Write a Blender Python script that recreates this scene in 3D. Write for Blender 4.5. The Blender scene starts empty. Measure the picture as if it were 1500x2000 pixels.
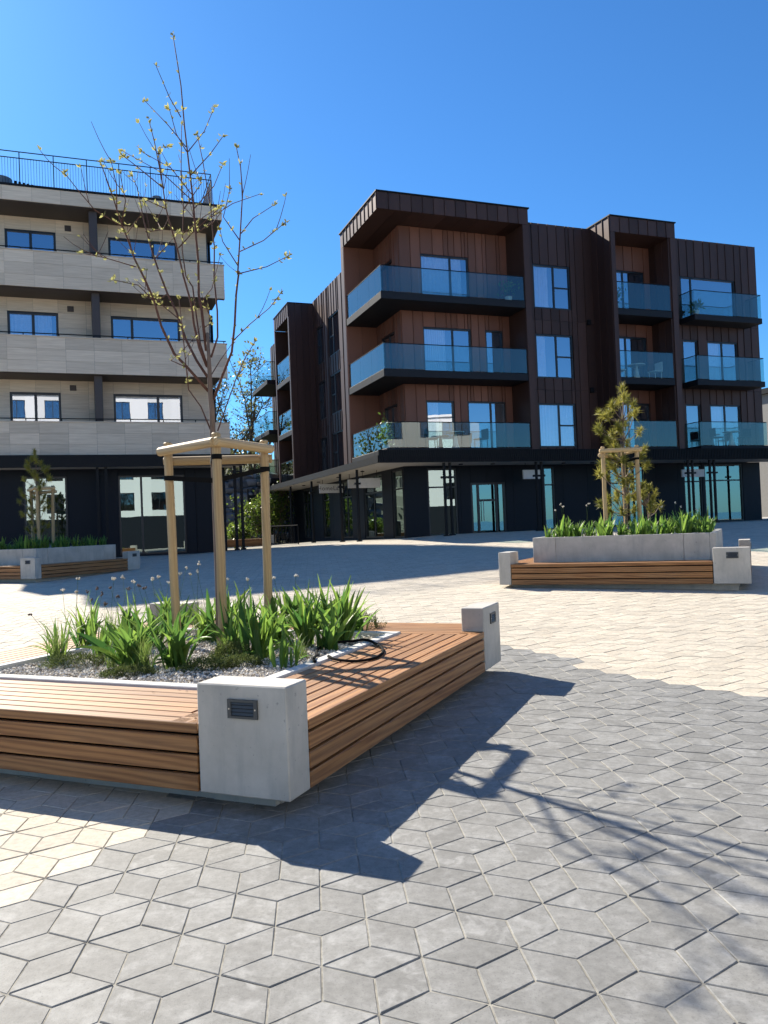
import bpy, bmesh, math, random
import numpy as np
from mathutils import Vector, Matrix
R = math.radians
rnd = random.Random(7)
sc = bpy.context.scene
C = sc.collection

# ------------------------------------------------------------------ camera
EYE = np.array([0, 0, 1.5])
FPX, ROLL, PITCH = 1540.0, R(2.3), R(1.0)
_r = np.array([1., 0, 0]); _u = np.array([0, -math.sin(PITCH), math.cos(PITCH)]); FW = np.array([0, math.cos(PITCH), math.sin(PITCH)])
CX = math.cos(ROLL) * _r - math.sin(ROLL) * _u
CY = math.sin(ROLL) * _r + math.cos(ROLL) * _u
cam = bpy.data.objects.new('camera', bpy.data.cameras.new('camera'))
C.objects.link(cam); sc.camera = cam
cam.data.sensor_fit = 'VERTICAL'; cam.data.sensor_height = 24; cam.data.lens = 24 * FPX / 2000
cam.data.clip_start = 0.05; cam.data.clip_end = 8000
cam.matrix_world = Matrix(((CX[0], CY[0], -FW[0], EYE[0]), (CX[1], CY[1], -FW[1], EYE[1]), (CX[2], CY[2], -FW[2], EYE[2]), (0, 0, 0, 1)))

def ray(x, y): return FW + CX * (x - 750) / FPX + CY * (1000 - y) / FPX
def at_z(x, y, z):
    d = ray(x, y); return EYE + d * ((z - EYE[2]) / d[2])
def at_y(x, y, Y):
    d = ray(x, y); return EYE + d * (Y / d[1])

# ------------------------------------------------------------------ sky, sun, exposure
SUN_EL, SUN_AZ = R(36.3), math.atan2(-0.613, 0.79)      # azimuth from +Y, clockwise
w = bpy.data.worlds.new('World'); sc.world = w; w.use_nodes = True
nt = w.node_tree; bg = nt.nodes['Background']
sky = nt.nodes.new('ShaderNodeTexSky'); sky.sky_type = 'NISHITA'; sky.sun_disc = False
sky.sun_elevation = SUN_EL; sky.sun_rotation = SUN_AZ
sky.altitude = 0; sky.air_density = 1.0; sky.dust_density = 0.25; sky.ozone_density = 3.0
tint = nt.nodes.new('ShaderNodeMix'); tint.data_type = 'RGBA'; tint.blend_type = 'MULTIPLY'; tint.inputs[0].default_value = 1
tint.inputs[7].default_value = (.51, 1.08, 1.60, 1)      # deep clear blue of the day, the same all round
nt.links.new(sky.outputs[0], tint.inputs[6]); nt.links.new(tint.outputs[2], bg.inputs[0]); bg.inputs[1].default_value = 0.05
sd = Vector((math.sin(SUN_AZ) * math.cos(SUN_EL), math.cos(SUN_AZ) * math.cos(SUN_EL), math.sin(SUN_EL)))
sun = bpy.data.objects.new('sun', bpy.data.lights.new('sun', 'SUN')); C.objects.link(sun)
sun.data.energy = 5.0; sun.data.angle = R(0.53); sun.data.color = (1, 0.92, 0.79)
sun.rotation_euler = sd.to_track_quat('Z', 'Y').to_euler(); sun.location = (-20, 30, 40)
sc.view_settings.view_transform = 'Standard'; sc.view_settings.look = 'None'
sc.view_settings.exposure = 1.1; sc.view_settings.gamma = 1
sc.render.engine = 'CYCLES'
sc.cycles.use_denoising = True; sc.cycles.max_bounces = 8; sc.cycles.transparent_max_bounces = 16
sc.cycles.caustics_reflective = False; sc.cycles.caustics_refractive = False

# ------------------------------------------------------------------ terrain height
def gh(x, y):
    if y < 7: f = 0.
    elif y < 9: f = .0095 * (y - 7) ** 2
    elif y < 32: f = .038 * (y - 8)
    else: f = .912 + .002 * (min(y, 60) - 32)
    return f * (1 + min(.12, max(-.4, .045 * x)))

# ------------------------------------------------------------------ helpers
def tag(o, label=None, cat=None, group=None, kind=None):
    if label: o['label'] = label
    if cat: o['category'] = cat
    if group: o['group'] = group
    if kind: o['kind'] = kind
    return o
def link(name, mesh, parent=None, loc=(0, 0, 0), rot=(0, 0, 0), scale=None):
    o = bpy.data.objects.new(name, mesh); C.objects.link(o)
    o.location = loc; o.rotation_euler = rot
    if scale is not None: o.scale = scale
    if parent: o.parent = parent
    return o
def empty(name, loc=(0, 0, 0), rz=0., parent=None):
    o = link(name, None, parent, loc, (0, 0, rz)); o.empty_display_size = .2
    return o

class MB:
    def __init__(s): s.v = []; s.f = []; s.m = []
    def face(s, pts, m=0):
        i = len(s.v); s.v += [tuple(p) for p in pts]; s.f.append(tuple(range(i, i + len(pts)))); s.m.append(m)
    def box(s, lo, hi, ch=0., m=0):
        lo = np.array(lo, float); hi = np.array(hi, float); c = (lo + hi) / 2; h = (hi - lo) / 2
        i0 = len(s.v)
        if ch <= 0:
            for a in (-1, 1):
                for b in (-1, 1):
                    for d in (-1, 1): s.v.append(tuple(c + h * (a, b, d)))
            for q in ((0, 1, 3, 2), (4, 6, 7, 5), (0, 4, 5, 1), (2, 3, 7, 6), (0, 2, 6, 4), (1, 5, 7, 3)):
                s.f.append(tuple(i0 + k for k in q)); s.m.append(m)
            return s
        ch = min(ch, h.min() * .9); idx = {}
        for sg in [(a, b, d) for a in (-1, 1) for b in (-1, 1) for d in (-1, 1)]:
            for ax in range(3):
                p = h - ch; p[ax] = h[ax]
                idx[sg, ax] = len(s.v); s.v.append(tuple(c + p * sg))
        fs = []
        for ax in range(3):
            o1, o2 = [k for k in range(3) if k != ax]
            for a in (-1, 1):
                q = []
                for (p1, p2) in ((-1, -1), (1, -1), (1, 1), (-1, 1)):
                    sg = [0, 0, 0]; sg[ax] = a; sg[o1] = p1; sg[o2] = p2; q.append(idx[tuple(sg), ax])
                fs.append(q)
            for p1 in (-1, 1):           # edges running along ax
                for p2 in (-1, 1):
                    A = [0, 0, 0]; A[o1] = p1; A[o2] = p2
                    lo_ = list(A); lo_[ax] = -1; hi_ = list(A); hi_[ax] = 1
                    fs.append([idx[tuple(lo_), o1], idx[tuple(hi_), o1], idx[tuple(hi_), o2], idx[tuple(lo_), o2]])
        for sg in [(a, b, d) for a in (-1, 1) for b in (-1, 1) for d in (-1, 1)]:
            fs.append([idx[sg, 0], idx[sg, 1], idx[sg, 2]])
        for q in fs:
            P = [np.array(s.v[k]) for k in q]
            n = np.cross(P[1] - P[0], P[2] - P[1])
            if n @ (sum(P) / len(P) - c) < 0: q = q[::-1]
            s.f.append(tuple(q)); s.m.append(m)
        return s
    def tube(s, pts, rad, n=8, m=0, cap=True):
        pts = [np.array(p, float) for p in pts]; k = len(pts)
        if not hasattr(rad, '__len__'): rad = [rad] * k
        i0 = len(s.v); ref = None
        for j in range(k):
            t = pts[min(j + 1, k - 1)] - pts[max(j - 1, 0)]; t = t / (np.linalg.norm(t) + 1e-9)
            if ref is None: ref = np.array([1., 0, 0]) if abs(t[0]) < .8 else np.array([0, 1., 0])
            a = ref - t * (ref @ t); a /= np.linalg.norm(a) + 1e-9; ref = a; b = np.cross(t, a)
            for q in range(n):
                an = 2 * math.pi * q / n
                s.v.append(tuple(pts[j] + rad[j] * (a * math.cos(an) + b * math.sin(an))))
        for j in range(k - 1):
            for q in range(n):
                s.f.append((i0 + j * n + q, i0 + j * n + (q + 1) % n, i0 + (j + 1) * n + (q + 1) % n, i0 + (j + 1) * n + q)); s.m.append(m)
        if cap:
            s.f.append(tuple(i0 + q for q in range(n))[::-1]); s.m.append(m)
            s.f.append(tuple(i0 + (k - 1) * n + q for q in range(n))); s.m.append(m)
        return s
    def mesh(s, name, mats, smooth=False):
        me = bpy.data.meshes.new(name); me.from_pydata(s.v, [], s.f)
        if not isinstance(mats, (list, tuple)): mats = [mats]
        for m in mats: me.materials.append(m)
        if len(mats) > 1: me.polygons.foreach_set('material_index', s.m)
        if smooth: me.polygons.foreach_set('use_smooth', [True] * len(s.f))
        me.update(); return me
    def build(s, name, mats, parent=None, loc=(0, 0, 0), rot=(0, 0, 0), smooth=False):
        return link(name, s.mesh(name, mats, smooth), parent, loc, rot)

_bc = {}
def box(name, mat, parent, lo, hi, ch=0., rot=(0, 0, 0)):
    lo = np.array(lo, float); hi = np.array(hi, float); c = (lo + hi) / 2; h = (hi - lo) / 2
    key = (name, mat.name, tuple(np.round(h, 4)), ch)
    if key not in _bc: _bc[key] = MB().box(-h, h, ch).mesh(name, mat)
    return link(name, _bc[key], parent, c, rot)

# ------------------------------------------------------------------ materials
class NT:
    def __init__(s, name):
        s.m = bpy.data.materials.new(name); s.m.use_nodes = True; s.t = s.m.node_tree
        s.b = s.t.nodes['Principled BSDF']; s.out = s.t.nodes['Material Output']
    def n(s, t, **kw):
        x = s.t.nodes.new('ShaderNode' + t)
        for k, v in kw.items(): setattr(x, k, v)
        return x
    def l(s, a, b): s.t.links.new(a, b)
    def coord(s, kind='Object', scale=(1, 1, 1), off=None):
        if kind == 'World': src = s.n('NewGeometry').outputs['Position']
        else: src = s.n('TexCoord').outputs[kind]
        mp = s.n('Mapping'); mp.inputs['Scale'].default_value = scale; s.l(src, mp.inputs['Vector'])
        if off is not None:
            cb = s.n('CombineXYZ')
            for i in range(3):
                mu = s.n('Math', operation='MULTIPLY'); mu.inputs[1].default_value = (37.3, 61.7, 23.9)[i]; s.l(off, mu.inputs[0]); s.l(mu.outputs[0], cb.inputs[i])
            s.l(cb.outputs[0], mp.inputs['Location'])
        return mp.outputs[0]
    def noise(s, vec, scale, detail=4, rough=.55, dist=0.):
        x = s.n('TexNoise'); x.inputs['Scale'].default_value = scale; x.inputs['Detail'].default_value = detail
        x.inputs['Roughness'].default_value = rough; x.inputs['Distortion'].default_value = dist; s.l(vec, x.inputs['Vector']); return x.outputs['Fac']
    def ramp(s, fac, stops):
        x = s.n('ValToRGB'); cr = x.color_ramp
        while len(cr.elements) < len(stops): cr.elements.new(.5)
        for e, (p, c) in zip(cr.elements, stops):
            e.position = p; e.color = (*(c if hasattr(c, '__len__') else (c, c, c)), 1)
        s.l(fac, x.inputs[0]); return x.outputs[0]
    def mix(s, a, b, fac, mode='MIX'):
        x = s.n('Mix', data_type='RGBA', blend_type=mode)
        for sock, v in ((x.inputs[6], a), (x.inputs[7], b)):
            if hasattr(v, 'links'): s.l(v, sock)
            else: sock.default_value = (*v, 1) if len(v) == 3 else v
        if hasattr(fac, 'links'): s.l(fac, x.inputs[0])
        else: x.inputs[0].default_value = fac
        return x.outputs[2]
    def math(s, op, a, b=0.):
        x = s.n('Math', operation=op)
        for i, v in enumerate((a, b)):
            if hasattr(v, 'links'): s.l(v, x.inputs[i])
            else: x.inputs[i].default_value = v
        return x.outputs[0]
    def rand(s): return s.n('ObjectInfo').outputs['Random']
    def tone(s, col, fac, lo, hi):      # multiply colour by lo..hi following fac
        return s.mix(col, s.ramp(fac, [(0, lo), (1, hi)]), 1.0, 'MULTIPLY')
    def bump(s, h, strength, dist=.01):
        x = s.n('Bump'); x.inputs['Strength'].default_value = strength; x.inputs['Distance'].default_value = dist
        s.l(h, x.inputs['Height']); s.l(x.outputs[0], s.b.inputs['Normal'])
    def fin(s, col=None, rough=.6, metal=0., spec=None):
        if col is not None:
            if hasattr(col, 'links'): s.l(col, s.b.inputs['Base Color'])
            else: s.b.inputs['Base Color'].default_value = (*col, 1)
        if hasattr(rough, 'links'): s.l(rough, s.b.inputs['Roughness'])
        else: s.b.inputs['Roughness'].default_value = rough
        s.b.inputs['Metallic'].default_value = metal
        if spec is not None: s.b.inputs['Specular IOR Level'].default_value = spec
        return s.m

def plain(name, col, rough=.6, metal=0., spec=None, var=.15, scale=6.):
    t = NT(name); v = t.coord('World'); f = t.noise(v, scale, 5)
    c = t.mix(tuple(np.array(col) * (1 - var)), tuple(np.minimum(np.array(col) * (1 + var), 1)), f)
    c = t.tone(c, t.rand(), .93, 1.07)
    return t.fin(c, rough, metal, spec)

def make_paver(name, base, spots, blotch, rough):
    t = NT(name); v = t.coord('World')
    at = t.n('Attribute', attribute_name='tone').outputs['Fac']
    rv = t.math('FRACT', t.math('ADD', at, t.rand()))
    c = t.mix(base, tuple(np.array(base) * (1.12, 1.1, 1.06)), t.noise(v, 1.3, 5))
    c = t.tone(c, rv, .87, 1.11)
    big = t.ramp(t.noise(v, 5.5, 6, .6, .4), [(.48, 0.), (.68, 1.)])
    c = t.mix(c, blotch, t.math('MULTIPLY', big, .55))
    spk = t.ramp(t.noise(v, 110, 3, .65), [(.56, 0.), (.68, 1.)])
    c = t.mix(c, spots, t.math('MULTIPLY', spk, .45))
    blot = t.ramp(t.noise(v, 9, 6, .65, .6), [(.50, 0.), (.66, 1.)]); few = t.ramp(t.math('FRACT', t.math('MULTIPLY', rv, 7.31)), [(.45, 0.), (.7, 1.)])
    c = t.mix(c, blotch, t.math('MULTIPLY', t.math('MULTIPLY', blot, few), .75))
    mid_ = t.ramp(t.noise(v, 26, 5, .7), [(.35, 0.), (.65, 1.)]); c = t.tone(c, mid_, .80, 1.10)
    stain = t.ramp(t.noise(v, .55, 5, .6), [(.45, 0.), (.7, 1.)])
    c = t.tone(c, stain, 1.0, .88)
    t.bump(t.math('ADD', t.noise(v, 260, 3), t.math('MULTIPLY', t.noise(v, 30, 4), .8)), .22, .004)
    return t.fin(c, rough)
M_GREY = make_paver('paver_grey', (.190, .189, .180), (.08, .08, .077), (.315, .312, .298), .75)
M_CREAM = make_paver('paver_cream', (.475, .43, .355), (.32, .28, .21), (.54, .46, .35), .85)
t = NT('joint_sand'); v = t.coord('World'); M_SAND = t.fin(t.mix((.14, .132, .112), (.31, .292, .245), t.ramp(t.noise(v, 14, 6, .65), [(.35, 0.), (.6, 1.)])), .95)
t = NT('ground'); v = t.coord('World'); M_GROUND = t.fin(t.mix((.34, .32, .28), (.42, .39, .34), t.noise(v, .6, 6)), .9)

t = NT('concrete'); v = t.coord('World'); ob = t.coord('Object', off=t.rand())
c = t.mix((.38, .36, .318), (.52, .492, .438), t.ramp(t.noise(ob, 3.2, 7, .62), [(.3, 0.), (.7, 1.)]))
c = t.mix(c, (.30, .293, .275), t.math('MULTIPLY', t.ramp(t.noise(t.coord('Object', (6, 6, 1.1), off=t.rand()), 1.6, 6, .65), [(.5, 0.), (.72, 1.)]), .55))
c = t.mix(c, (.16, .16, .16), t.math('MULTIPLY', t.ramp(t.noise(ob, 30, 3, .6), [(.66, 0.), (.72, 1.)]), .5))
t.bump(t.noise(v, 90, 5), .12, .004); M_CONC = t.fin(c, .75)
t = NT('kerb_concrete'); v = t.coord('World'); M_KERB = t.fin(t.mix((.46, .455, .43), (.56, .55, .52), t.noise(v, 7, 6)), .8)

def make_wood(name, dark, light, grain=1., axis=0):
    def ax(l, c): v_ = [c, c, c]; v_[axis] = l; return tuple(v_)
    t = NT(name); rv = t.rand()
    ob = t.coord('Object', ax(.22, 6), off=rv)
    wv = t.n('TexWave', wave_type='BANDS', bands_direction='DIAGONAL'); wv.inputs['Scale'].default_value = 2.6; wv.inputs['Distortion'].default_value = 11.; wv.inputs['Detail'].default_value = 3.; wv.inputs['Detail Scale'].default_value = .6
    t.l(ob, wv.inputs['Vector'])
    fine = t.noise(t.coord('Object', ax(1.2, 60), off=rv), 3, 4)
    f = t.math('ADD', t.math('MULTIPLY', wv.outputs['Fac'], .38 * grain), t.math('MULTIPLY', fine, .62))
    c = t.mix(light, dark, t.ramp(f, [(.22, 0.), (.78, 1.)]))
    c = t.tone(c, rv, .78, 1.18)
    wear = t.ramp(t.noise(t.coord('Object', ax(.8, 3), off=rv), 2.2, 5), [(.45, 0.), (.75, 1.)])
    c = t.mix(c, (.40, .27, .14), t.math('MULTIPLY', wear, .22))
    t.bump(f, .15, .003)
    return t.fin(c, .62)
M_WOOD = make_wood('larch_slat', (.17, .066, .019), (.385, .185, .062))
M_STAKE = make_wood('stake_wood', (.33, .215, .095), (.50, .36, .18), .7, 2)
M_RAIL = make_wood('rail_wood', (.36, .24, .11), (.54, .40, .21), .7, 0)

t = NT('bronze_cladding'); rv = t.rand(); v = t.coord('World', (1, 1, .18))
c = t.mix((.054, .029, .024), (.085, .045, .036), t.noise(v, 2.2, 6, .6))
c = t.tone(c, rv, .78, 1.25); t.bump(t.noise(t.coord('World', (1, 1, .05)), 3, 3), .08, .02)
M_CLAD = t.fin(c, .5, .3, .3)
t = NT('red_brown_cladding'); rv = t.rand(); v = t.coord('World', (1, 1, .18))
c = t.mix((.155, .063, .041), (.21, .09, .058), t.noise(v, 2.2, 6, .6)); c = t.tone(c, rv, .8, 1.22); M_CLAD_RED = t.fin(c, .5, .3, .4)  # redder, paler cladding tone for the recessed loggia walls of boxes A and C
M_CLADB = plain('cladding_backing', (.02, .014, .012), .8)
t = NT('stone_tile'); rv = t.rand(); ob = t.coord('Object', (.8, .8, 14), off=rv)
f = t.noise(ob, 1.3, 6, .6, .3)
c = t.mix((.60, .475, .345), (.76, .625, .475), t.ramp(f, [(.3, 0.), (.7, 1.)]))
c = t.tone(c, rv, .87, 1.1); M_TILE = t.fin(c, .55)
M_FIN = plain('brown_panel', (.05, .036, .032), .5)
M_NAVY = plain('dark_panel', (.006, .009, .015), .55, .0, .2)
M_STEEL = plain('black_steel', (.007, .0075, .009), .55, .0, .2)
M_FRAME = plain('window_frame', (.012, .013, .016), .4)
M_SLAB = plain('balcony_slab', (.014, .016, .02), .6, spec=.2)
M_SOFFIT = plain('pale_soffit', (.42, .40, .37), .8)
M_DARK = plain('dark_interior', (.012, .012, .014), .9)
M_CURT = plain('curtain', (.78, .77, .76), .9)
M_SIGN = plain('sign_board', (.62, .60, .57), .5)
M_INK = plain('sign_ink', (.09, .08, .075), .6)
M_WHITE = plain('white_render', (.74, .74, .73), .8, var=.05)
M_FURN = plain('furniture_white', (.6, .6, .58), .6)
M_RUB = plain('black_rubber', (.008, .008, .008), .9, spec=.1)
M_GREYM = plain('grey_metal', (.19, .20, .21), .45, .5)
M_SCREW = plain('screw', (.5, .5, .5), .3, 1.)
M_GRILLE = plain('grille_frame', (.055, .06, .062), .5)

def make_glass(name, tint, refl, rough=.0, base=.06):
    t = NT(name); t.t.nodes.remove(t.b)
    tr = t.n('BsdfTransparent'); tr.inputs[0].default_value = (*tint, 1)
    gl = t.n('BsdfGlossy'); gl.inputs['Roughness'].default_value = rough; gl.inputs[0].default_value = (*refl, 1)
    fr = t.n('Fresnel'); fr.inputs['IOR'].default_value = 1.5
    f = t.math('ADD', t.math('MULTIPLY', fr.outputs[0], 1.1), base)
    f = t.math('MULTIPLY', t.math('MINIMUM', f, 1.0), t.math('SUBTRACT', 1.0, t.n('NewGeometry').outputs['Backfacing']))
    mx = t.n('MixShader'); t.l(f, mx.inputs[0]); t.l(tr.outputs[0], mx.inputs[1]); t.l(gl.outputs[0], mx.inputs[2]); t.l(mx.outputs[0], t.out.inputs[0])
    # very slight waviness of the panes
    nz = t.noise(t.coord('World'), .8, 2); bp = t.n('Bump'); bp.inputs['Strength'].default_value = .02; bp.inputs['Distance'].default_value = .03
    t.l(nz, bp.inputs['Height']); t.l(bp.outputs[0], gl.inputs['Normal'])
    return t.m
M_PANE = make_glass('window_glass', (.84, .87, .92), (.86, .9, 1.0), 0, .34)
M_SHOP = make_glass('shop_glass', (.40, .55, .54), (.66, .82, .82), 0, .27)
M_BALG = make_glass('balustrade_glass', (.78, .88, .87), (.80, .90, .90), 0, .06)

def make_leaf(name, a, b, trans=.45, rough=.45):
    t = NT(name); rv = t.rand()
    at = t.n('Attribute', attribute_name='tone').outputs['Fac']
    k = t.math('FRACT', t.math('ADD', at, rv))
    c = t.mix(a, b, k)
    c = t.tone(c, t.noise(t.coord('World'), 9, 3), .8, 1.15)
    t.l(c, t.b.inputs['Base Color']); t.b.inputs['Roughness'].default_value = rough; t.b.inputs['Specular IOR Level'].default_value = .3
    tl = t.n('BsdfTranslucent'); t.l(t.mix(c, (.9, 1., .3), .35, 'MIX') if False else t.tone(c, k, 1.5, 2.0), tl.inputs[0])
    mx = t.n('MixShader'); mx.inputs[0].default_value = trans
    t.l(t.b.outputs[0], mx.inputs[1]); t.l(tl.outputs[0], mx.inputs[2]); t.l(mx.outputs[0], t.out.inputs[0])
    return t.m
M_LEAF = make_leaf('strap_leaf', (.045, .115, .025), (.155, .235, .04), .5)
M_GRASS = make_leaf('grass_blade', (.07, .12, .025), (.14, .18, .05))
M_BUD = make_leaf('young_leaf', (.20, .20, .075), (.30, .29, .11), .4, .7)
M_PINE = make_leaf('pine_needle', (.12, .135, .025), (.30, .27, .055), .35, .5)
M_BUSH = make_leaf('bush_leaf', (.07, .13, .02), (.16, .21, .035), .35)
M_OLIVE = make_leaf('olive_leaf', (.085, .10, .035), (.18, .18, .075), .3)
M_MOSS = make_leaf('moss', (.06, .085, .025), (.14, .17, .05), .15, .8)
M_FLOWER = plain('flower_head', (.62, .58, .48), .8)
M_SEED = plain('seed_head', (.09, .06, .05), .8)
t = NT('bark'); v = t.coord('World', (1, 1, .3)); M_BARK = t.fin(t.mix((.10, .068, .05), (.21, .155, .12), t.noise(v, 30, 5)), .8)
M_TWIG = plain('twig', (.115, .062, .05), .85, spec=.1)
t = NT('gravel'); at = t.n('Attribute', attribute_name='tone').outputs['Fac']
M_GRAVEL = t.fin(t.ramp(at, [(0, (.27, .235, .19)), (.4, (.52, .47, .39)), (1, (.76, .71, .63))]), .85)
M_SOIL = plain('gravel_base', (.32, .285, .24), .95, scale=60)
t = NT('rock'); v = t.coord('World'); M_ROCK = t.fin(t.tone(t.mix((.13, .13, .135), (.30, .29, .28), t.noise(v, 4, 6)), t.rand(), .7, 1.3), .9)
t = NT('sea_water'); v = t.coord('World'); t.bump(t.noise(v, .4, 4), .5, .3); M_SEA = t.fin((.01, .05, .12), .15)

# ------------------------------------------------------------------ ground, plaza and pavers
def grid_sheet(name, xs, ys, dz, mat, zf=gh):
    V = [(x, y, zf(x, y) + dz) for y in ys for x in xs]; nx = len(xs)
    F = [(j * nx + i, j * nx + i + 1, (j + 1) * nx + i + 1, (j + 1) * nx + i) for j in range(len(ys) - 1) for i in range(nx - 1)]
    me = bpy.data.meshes.new(name); me.from_pydata(V, [], F); me.materials.append(mat); me.update()
    return link(name, me)
gx = [-3500, -800, -200, -80] + list(range(-48, 49, 2)) + [80, 200, 800, 3500]
gy = [-3500, -800, -200, -60, -20] + list(range(-8, 64, 2)) + [90, 200, 800, 3500]
tag(grid_sheet('ground', gx, gy, -.07, M_GROUND), kind='structure')
plaza = tag(grid_sheet('plaza_paving', [i * .5 for i in range(-64, 65)], [i * .5 for i in range(-6, 90)], -.0036, M_SAND), kind='structure')
sea = MB(); sea.face([(70, -3400, .12), (3400, -3400, .12), (3400, 40, .12), (70, 25, .12)])
tag(sea.build('sea', M_SEA), kind='structure')

PE, PA = .2, R(35.2)                       # paver edge and lattice angle
d3 = [np.array([math.cos(PA + k * R(60)), math.sin(PA + k * R(60))]) for k in range(6)]
P0 = np.array([-.439, 2.617])
hv1, hv2 = d3[0] + d3[1], d3[1] + d3[2]     # hexagon lattice steps (in edge lengths)
yawA = np.array([math.sin(R(24)), math.cos(R(24))]); yawB = np.array([-math.cos(R(24)), math.sin(R(24))])
def is_grey(c):
    left = (c - np.array([-1.40, 4.1])) @ yawB < 0
    n = np.array([.848, .53]); right = (c - np.array([1.29, 9.14])) @ n < 0
    return left and right
def in_view(c):
    v = np.array([c[0], c[1], gh(*c)]) - EYE; D = v @ FW
    if c[1] < 9 and abs(c[0]) < 3.2 + .5 * c[1]: return True
    if D < .5: return False
    x = 750 + FPX * (v @ CX) / D; y = 1000 - FPX * (v @ CY) / D
    return -420 < x < 1920 and y < 2350
GAP, CHM, DEP = .0024, .003, .012
paver_faces = []
for i in range(-190, 191):
    for j in range(-190, 191):
        o = P0 + PE * (i * hv1 + j * hv2)
        if not (.2 < o[1] < 36 and abs(o[0]) < 24): continue
        if not in_view(o): continue
        for k in range(3):
            a, b = d3[(2 * k) % 6] * PE, d3[(2 * k + 2) % 6] * PE
            paver_faces.append((o, a, b, k))
def paver_geo(o, a, b, inset, grow):
    q = np.array([o, o + a, o + a + b, o + b]); c = q.mean(0)
    def ring(g):
        # offset each edge inward by g
        sn = abs(a[0] * b[1] - a[1] * b[0]) / (np.linalg.norm(a) * np.linalg.norm(b))
        k = 1 - 2 * g / (PE * sn)
        return c + (q - c) * k
    return ring(GAP), ring(GAP + CHM), c
near = sorted(range(len(paver_faces)), key=lambda i: np.linalg.norm(paver_faces[i][0] + (paver_faces[i][1] + paver_faces[i][2]) / 2 - np.array([0.1, 1.9])))
def px_of(c):
    v = np.array([c[0], c[1], 0]) - EYE; D = v @ FW
    return 750 + FPX * (v @ CX) / D, 1000 - FPX * (v @ CY) / D
singles = []
for i in near:
    o, a, b, k = paver_faces[i]; x, y = px_of(o + (a + b) / 2)
    if -20 < x < 1520 and y < 2030: singles.append(i)
    if len(singles) == 300: break
sset = set(singles); pm = {}
for i in singles:
    o, a, b, k = paver_faces[i]; c = o + (a + b) / 2
    mt = M_GREY if is_grey(o) else M_CREAM
    if (k, mt.name) not in pm:
        r0, r1, cc = paver_geo(-(a + b) / 2, a, b, 0, 0); m = MB()
        T = [(*p, 0) for p in r1]; E_ = [(*p, -CHM) for p in r0]; L = [(*p, -DEP) for p in r0]
        m.face(T)
        for q in range(4):
            n_ = (q + 1) % 4
            m.face([E_[q], E_[n_], T[n_], T[q]]); m.face([L[q], L[n_], E_[n_], E_[q]])
        pm[k, mt.name] = m.mesh('paver', mt)
    link('paver', pm[k, mt.name], plaza, (c[0], c[1], gh(*c) + rnd.uniform(-.0012, .0012)), (rnd.gauss(0, .005), rnd.gauss(0, .005), 0))
V = []; F = []; MI = []; TN = []
for i, (o, a, b, k) in enumerate(paver_faces):
    if i in sset: continue
    r0, r1, c = paver_geo(o, a, b, 0, 0); mi = 0 if is_grey(o) else 1
    dz = rnd.uniform(-.002, .002); tn = rnd.random(); s = len(V)
    for p in r1: V.append((p[0], p[1], gh(p[0], p[1]) + dz))
    for p in r0: V.append((p[0], p[1], gh(p[0], p[1]) + dz - CHM))
    F.append((s, s + 1, s + 2, s + 3)); MI.append(mi); TN.append(tn)
    for q in range(4):
        n_ = (q + 1) % 4; F.append((s + 4 + q, s + 4 + n_, s + n_, s + q)); MI.append(mi); TN.append(tn)
me = bpy.data.meshes.new('paver_field'); me.from_pydata(V, [], F); me.materials.append(M_GREY); me.materials.append(M_CREAM)
me.polygons.foreach_set('material_index', MI); at = me.attributes.new('tone', 'FLOAT', 'FACE'); at.data.foreach_set('value', TN); me.update()
tag(link('paver_field', me, plaza), kind='stuff')

# ------------------------------------------------------------------ facade helpers (local frame: x = along the front, y = inward, z up)
def place(o, ax, u, d, z):
    if ax == 'r': o.location = (u, d, z)
    else: o.location = (d, u, z); o.rotation_euler = (0, 0, -math.pi / 2)
    return o
_pc = {}
def panel(parent, ax, plane, u0, u1, z0, z1, mat, rib=True, name='panel', th=.05, gap=.006, ribd=.03):
    du, dz = round(u1 - u0, 3), round(z1 - z0, 3)
    if du < .03 or dz < .03: return
    key = (name, mat.name, du, dz, rib, ax)
    if key not in _pc:
        m = MB().box((-du / 2 + gap, 0, -dz / 2 + gap), (du / 2 - gap, th, dz / 2 - gap))
        if rib:
            e = 1 if ax == 's' else -1
            ua = e * (du / 2 - gap)
            m.box((min(ua, ua - e * .022), -ribd, -dz / 2 + gap), (max(ua, ua - e * .022), -.001, dz / 2 - gap))
        _pc[key] = m.mesh(name, mat)
    return place(link(name, _pc[key], parent), ax, (u0 + u1) / 2, plane, (z0 + z1) / 2)
def wall(parent, ax, plane, u0, u1, z0, z1, opens=(), pw=.49, mat=None, rib=True, rows=(), name='panel', gap=.006):
    mat = mat or M_CLAD
    n = max(1, round((u1 - u0) / pw)); us = [u0 + (u1 - u0) * i / n for i in range(n + 1)]
    for (a, b, c, d) in opens:
        for e in (a, b):
            if u0 < e < u1:
                us = [x for x in us if abs(x - e) > .13 or x in (u0, u1)] + [e]
    us = sorted(set(us))
    for a, b in zip(us, us[1:]):
        zz = sorted({z0, z1, *[r for r in rows if z0 < r < z1]}); segs = list(zip(zz, zz[1:])); mid = (a + b) / 2
        for (oa, ob_, oc, od) in opens:
            if oa <= mid <= ob_:
                ns = []
                for (p, q) in segs:
                    if od <= p or oc >= q: ns.append((p, q))
                    else:
                        if p < oc: ns.append((p, oc))
                        if od < q: ns.append((od, q))
                segs = ns
        for p, q in segs: panel(parent, ax, plane, a, b, p, q, mat, rib, name, gap=gap)
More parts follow.
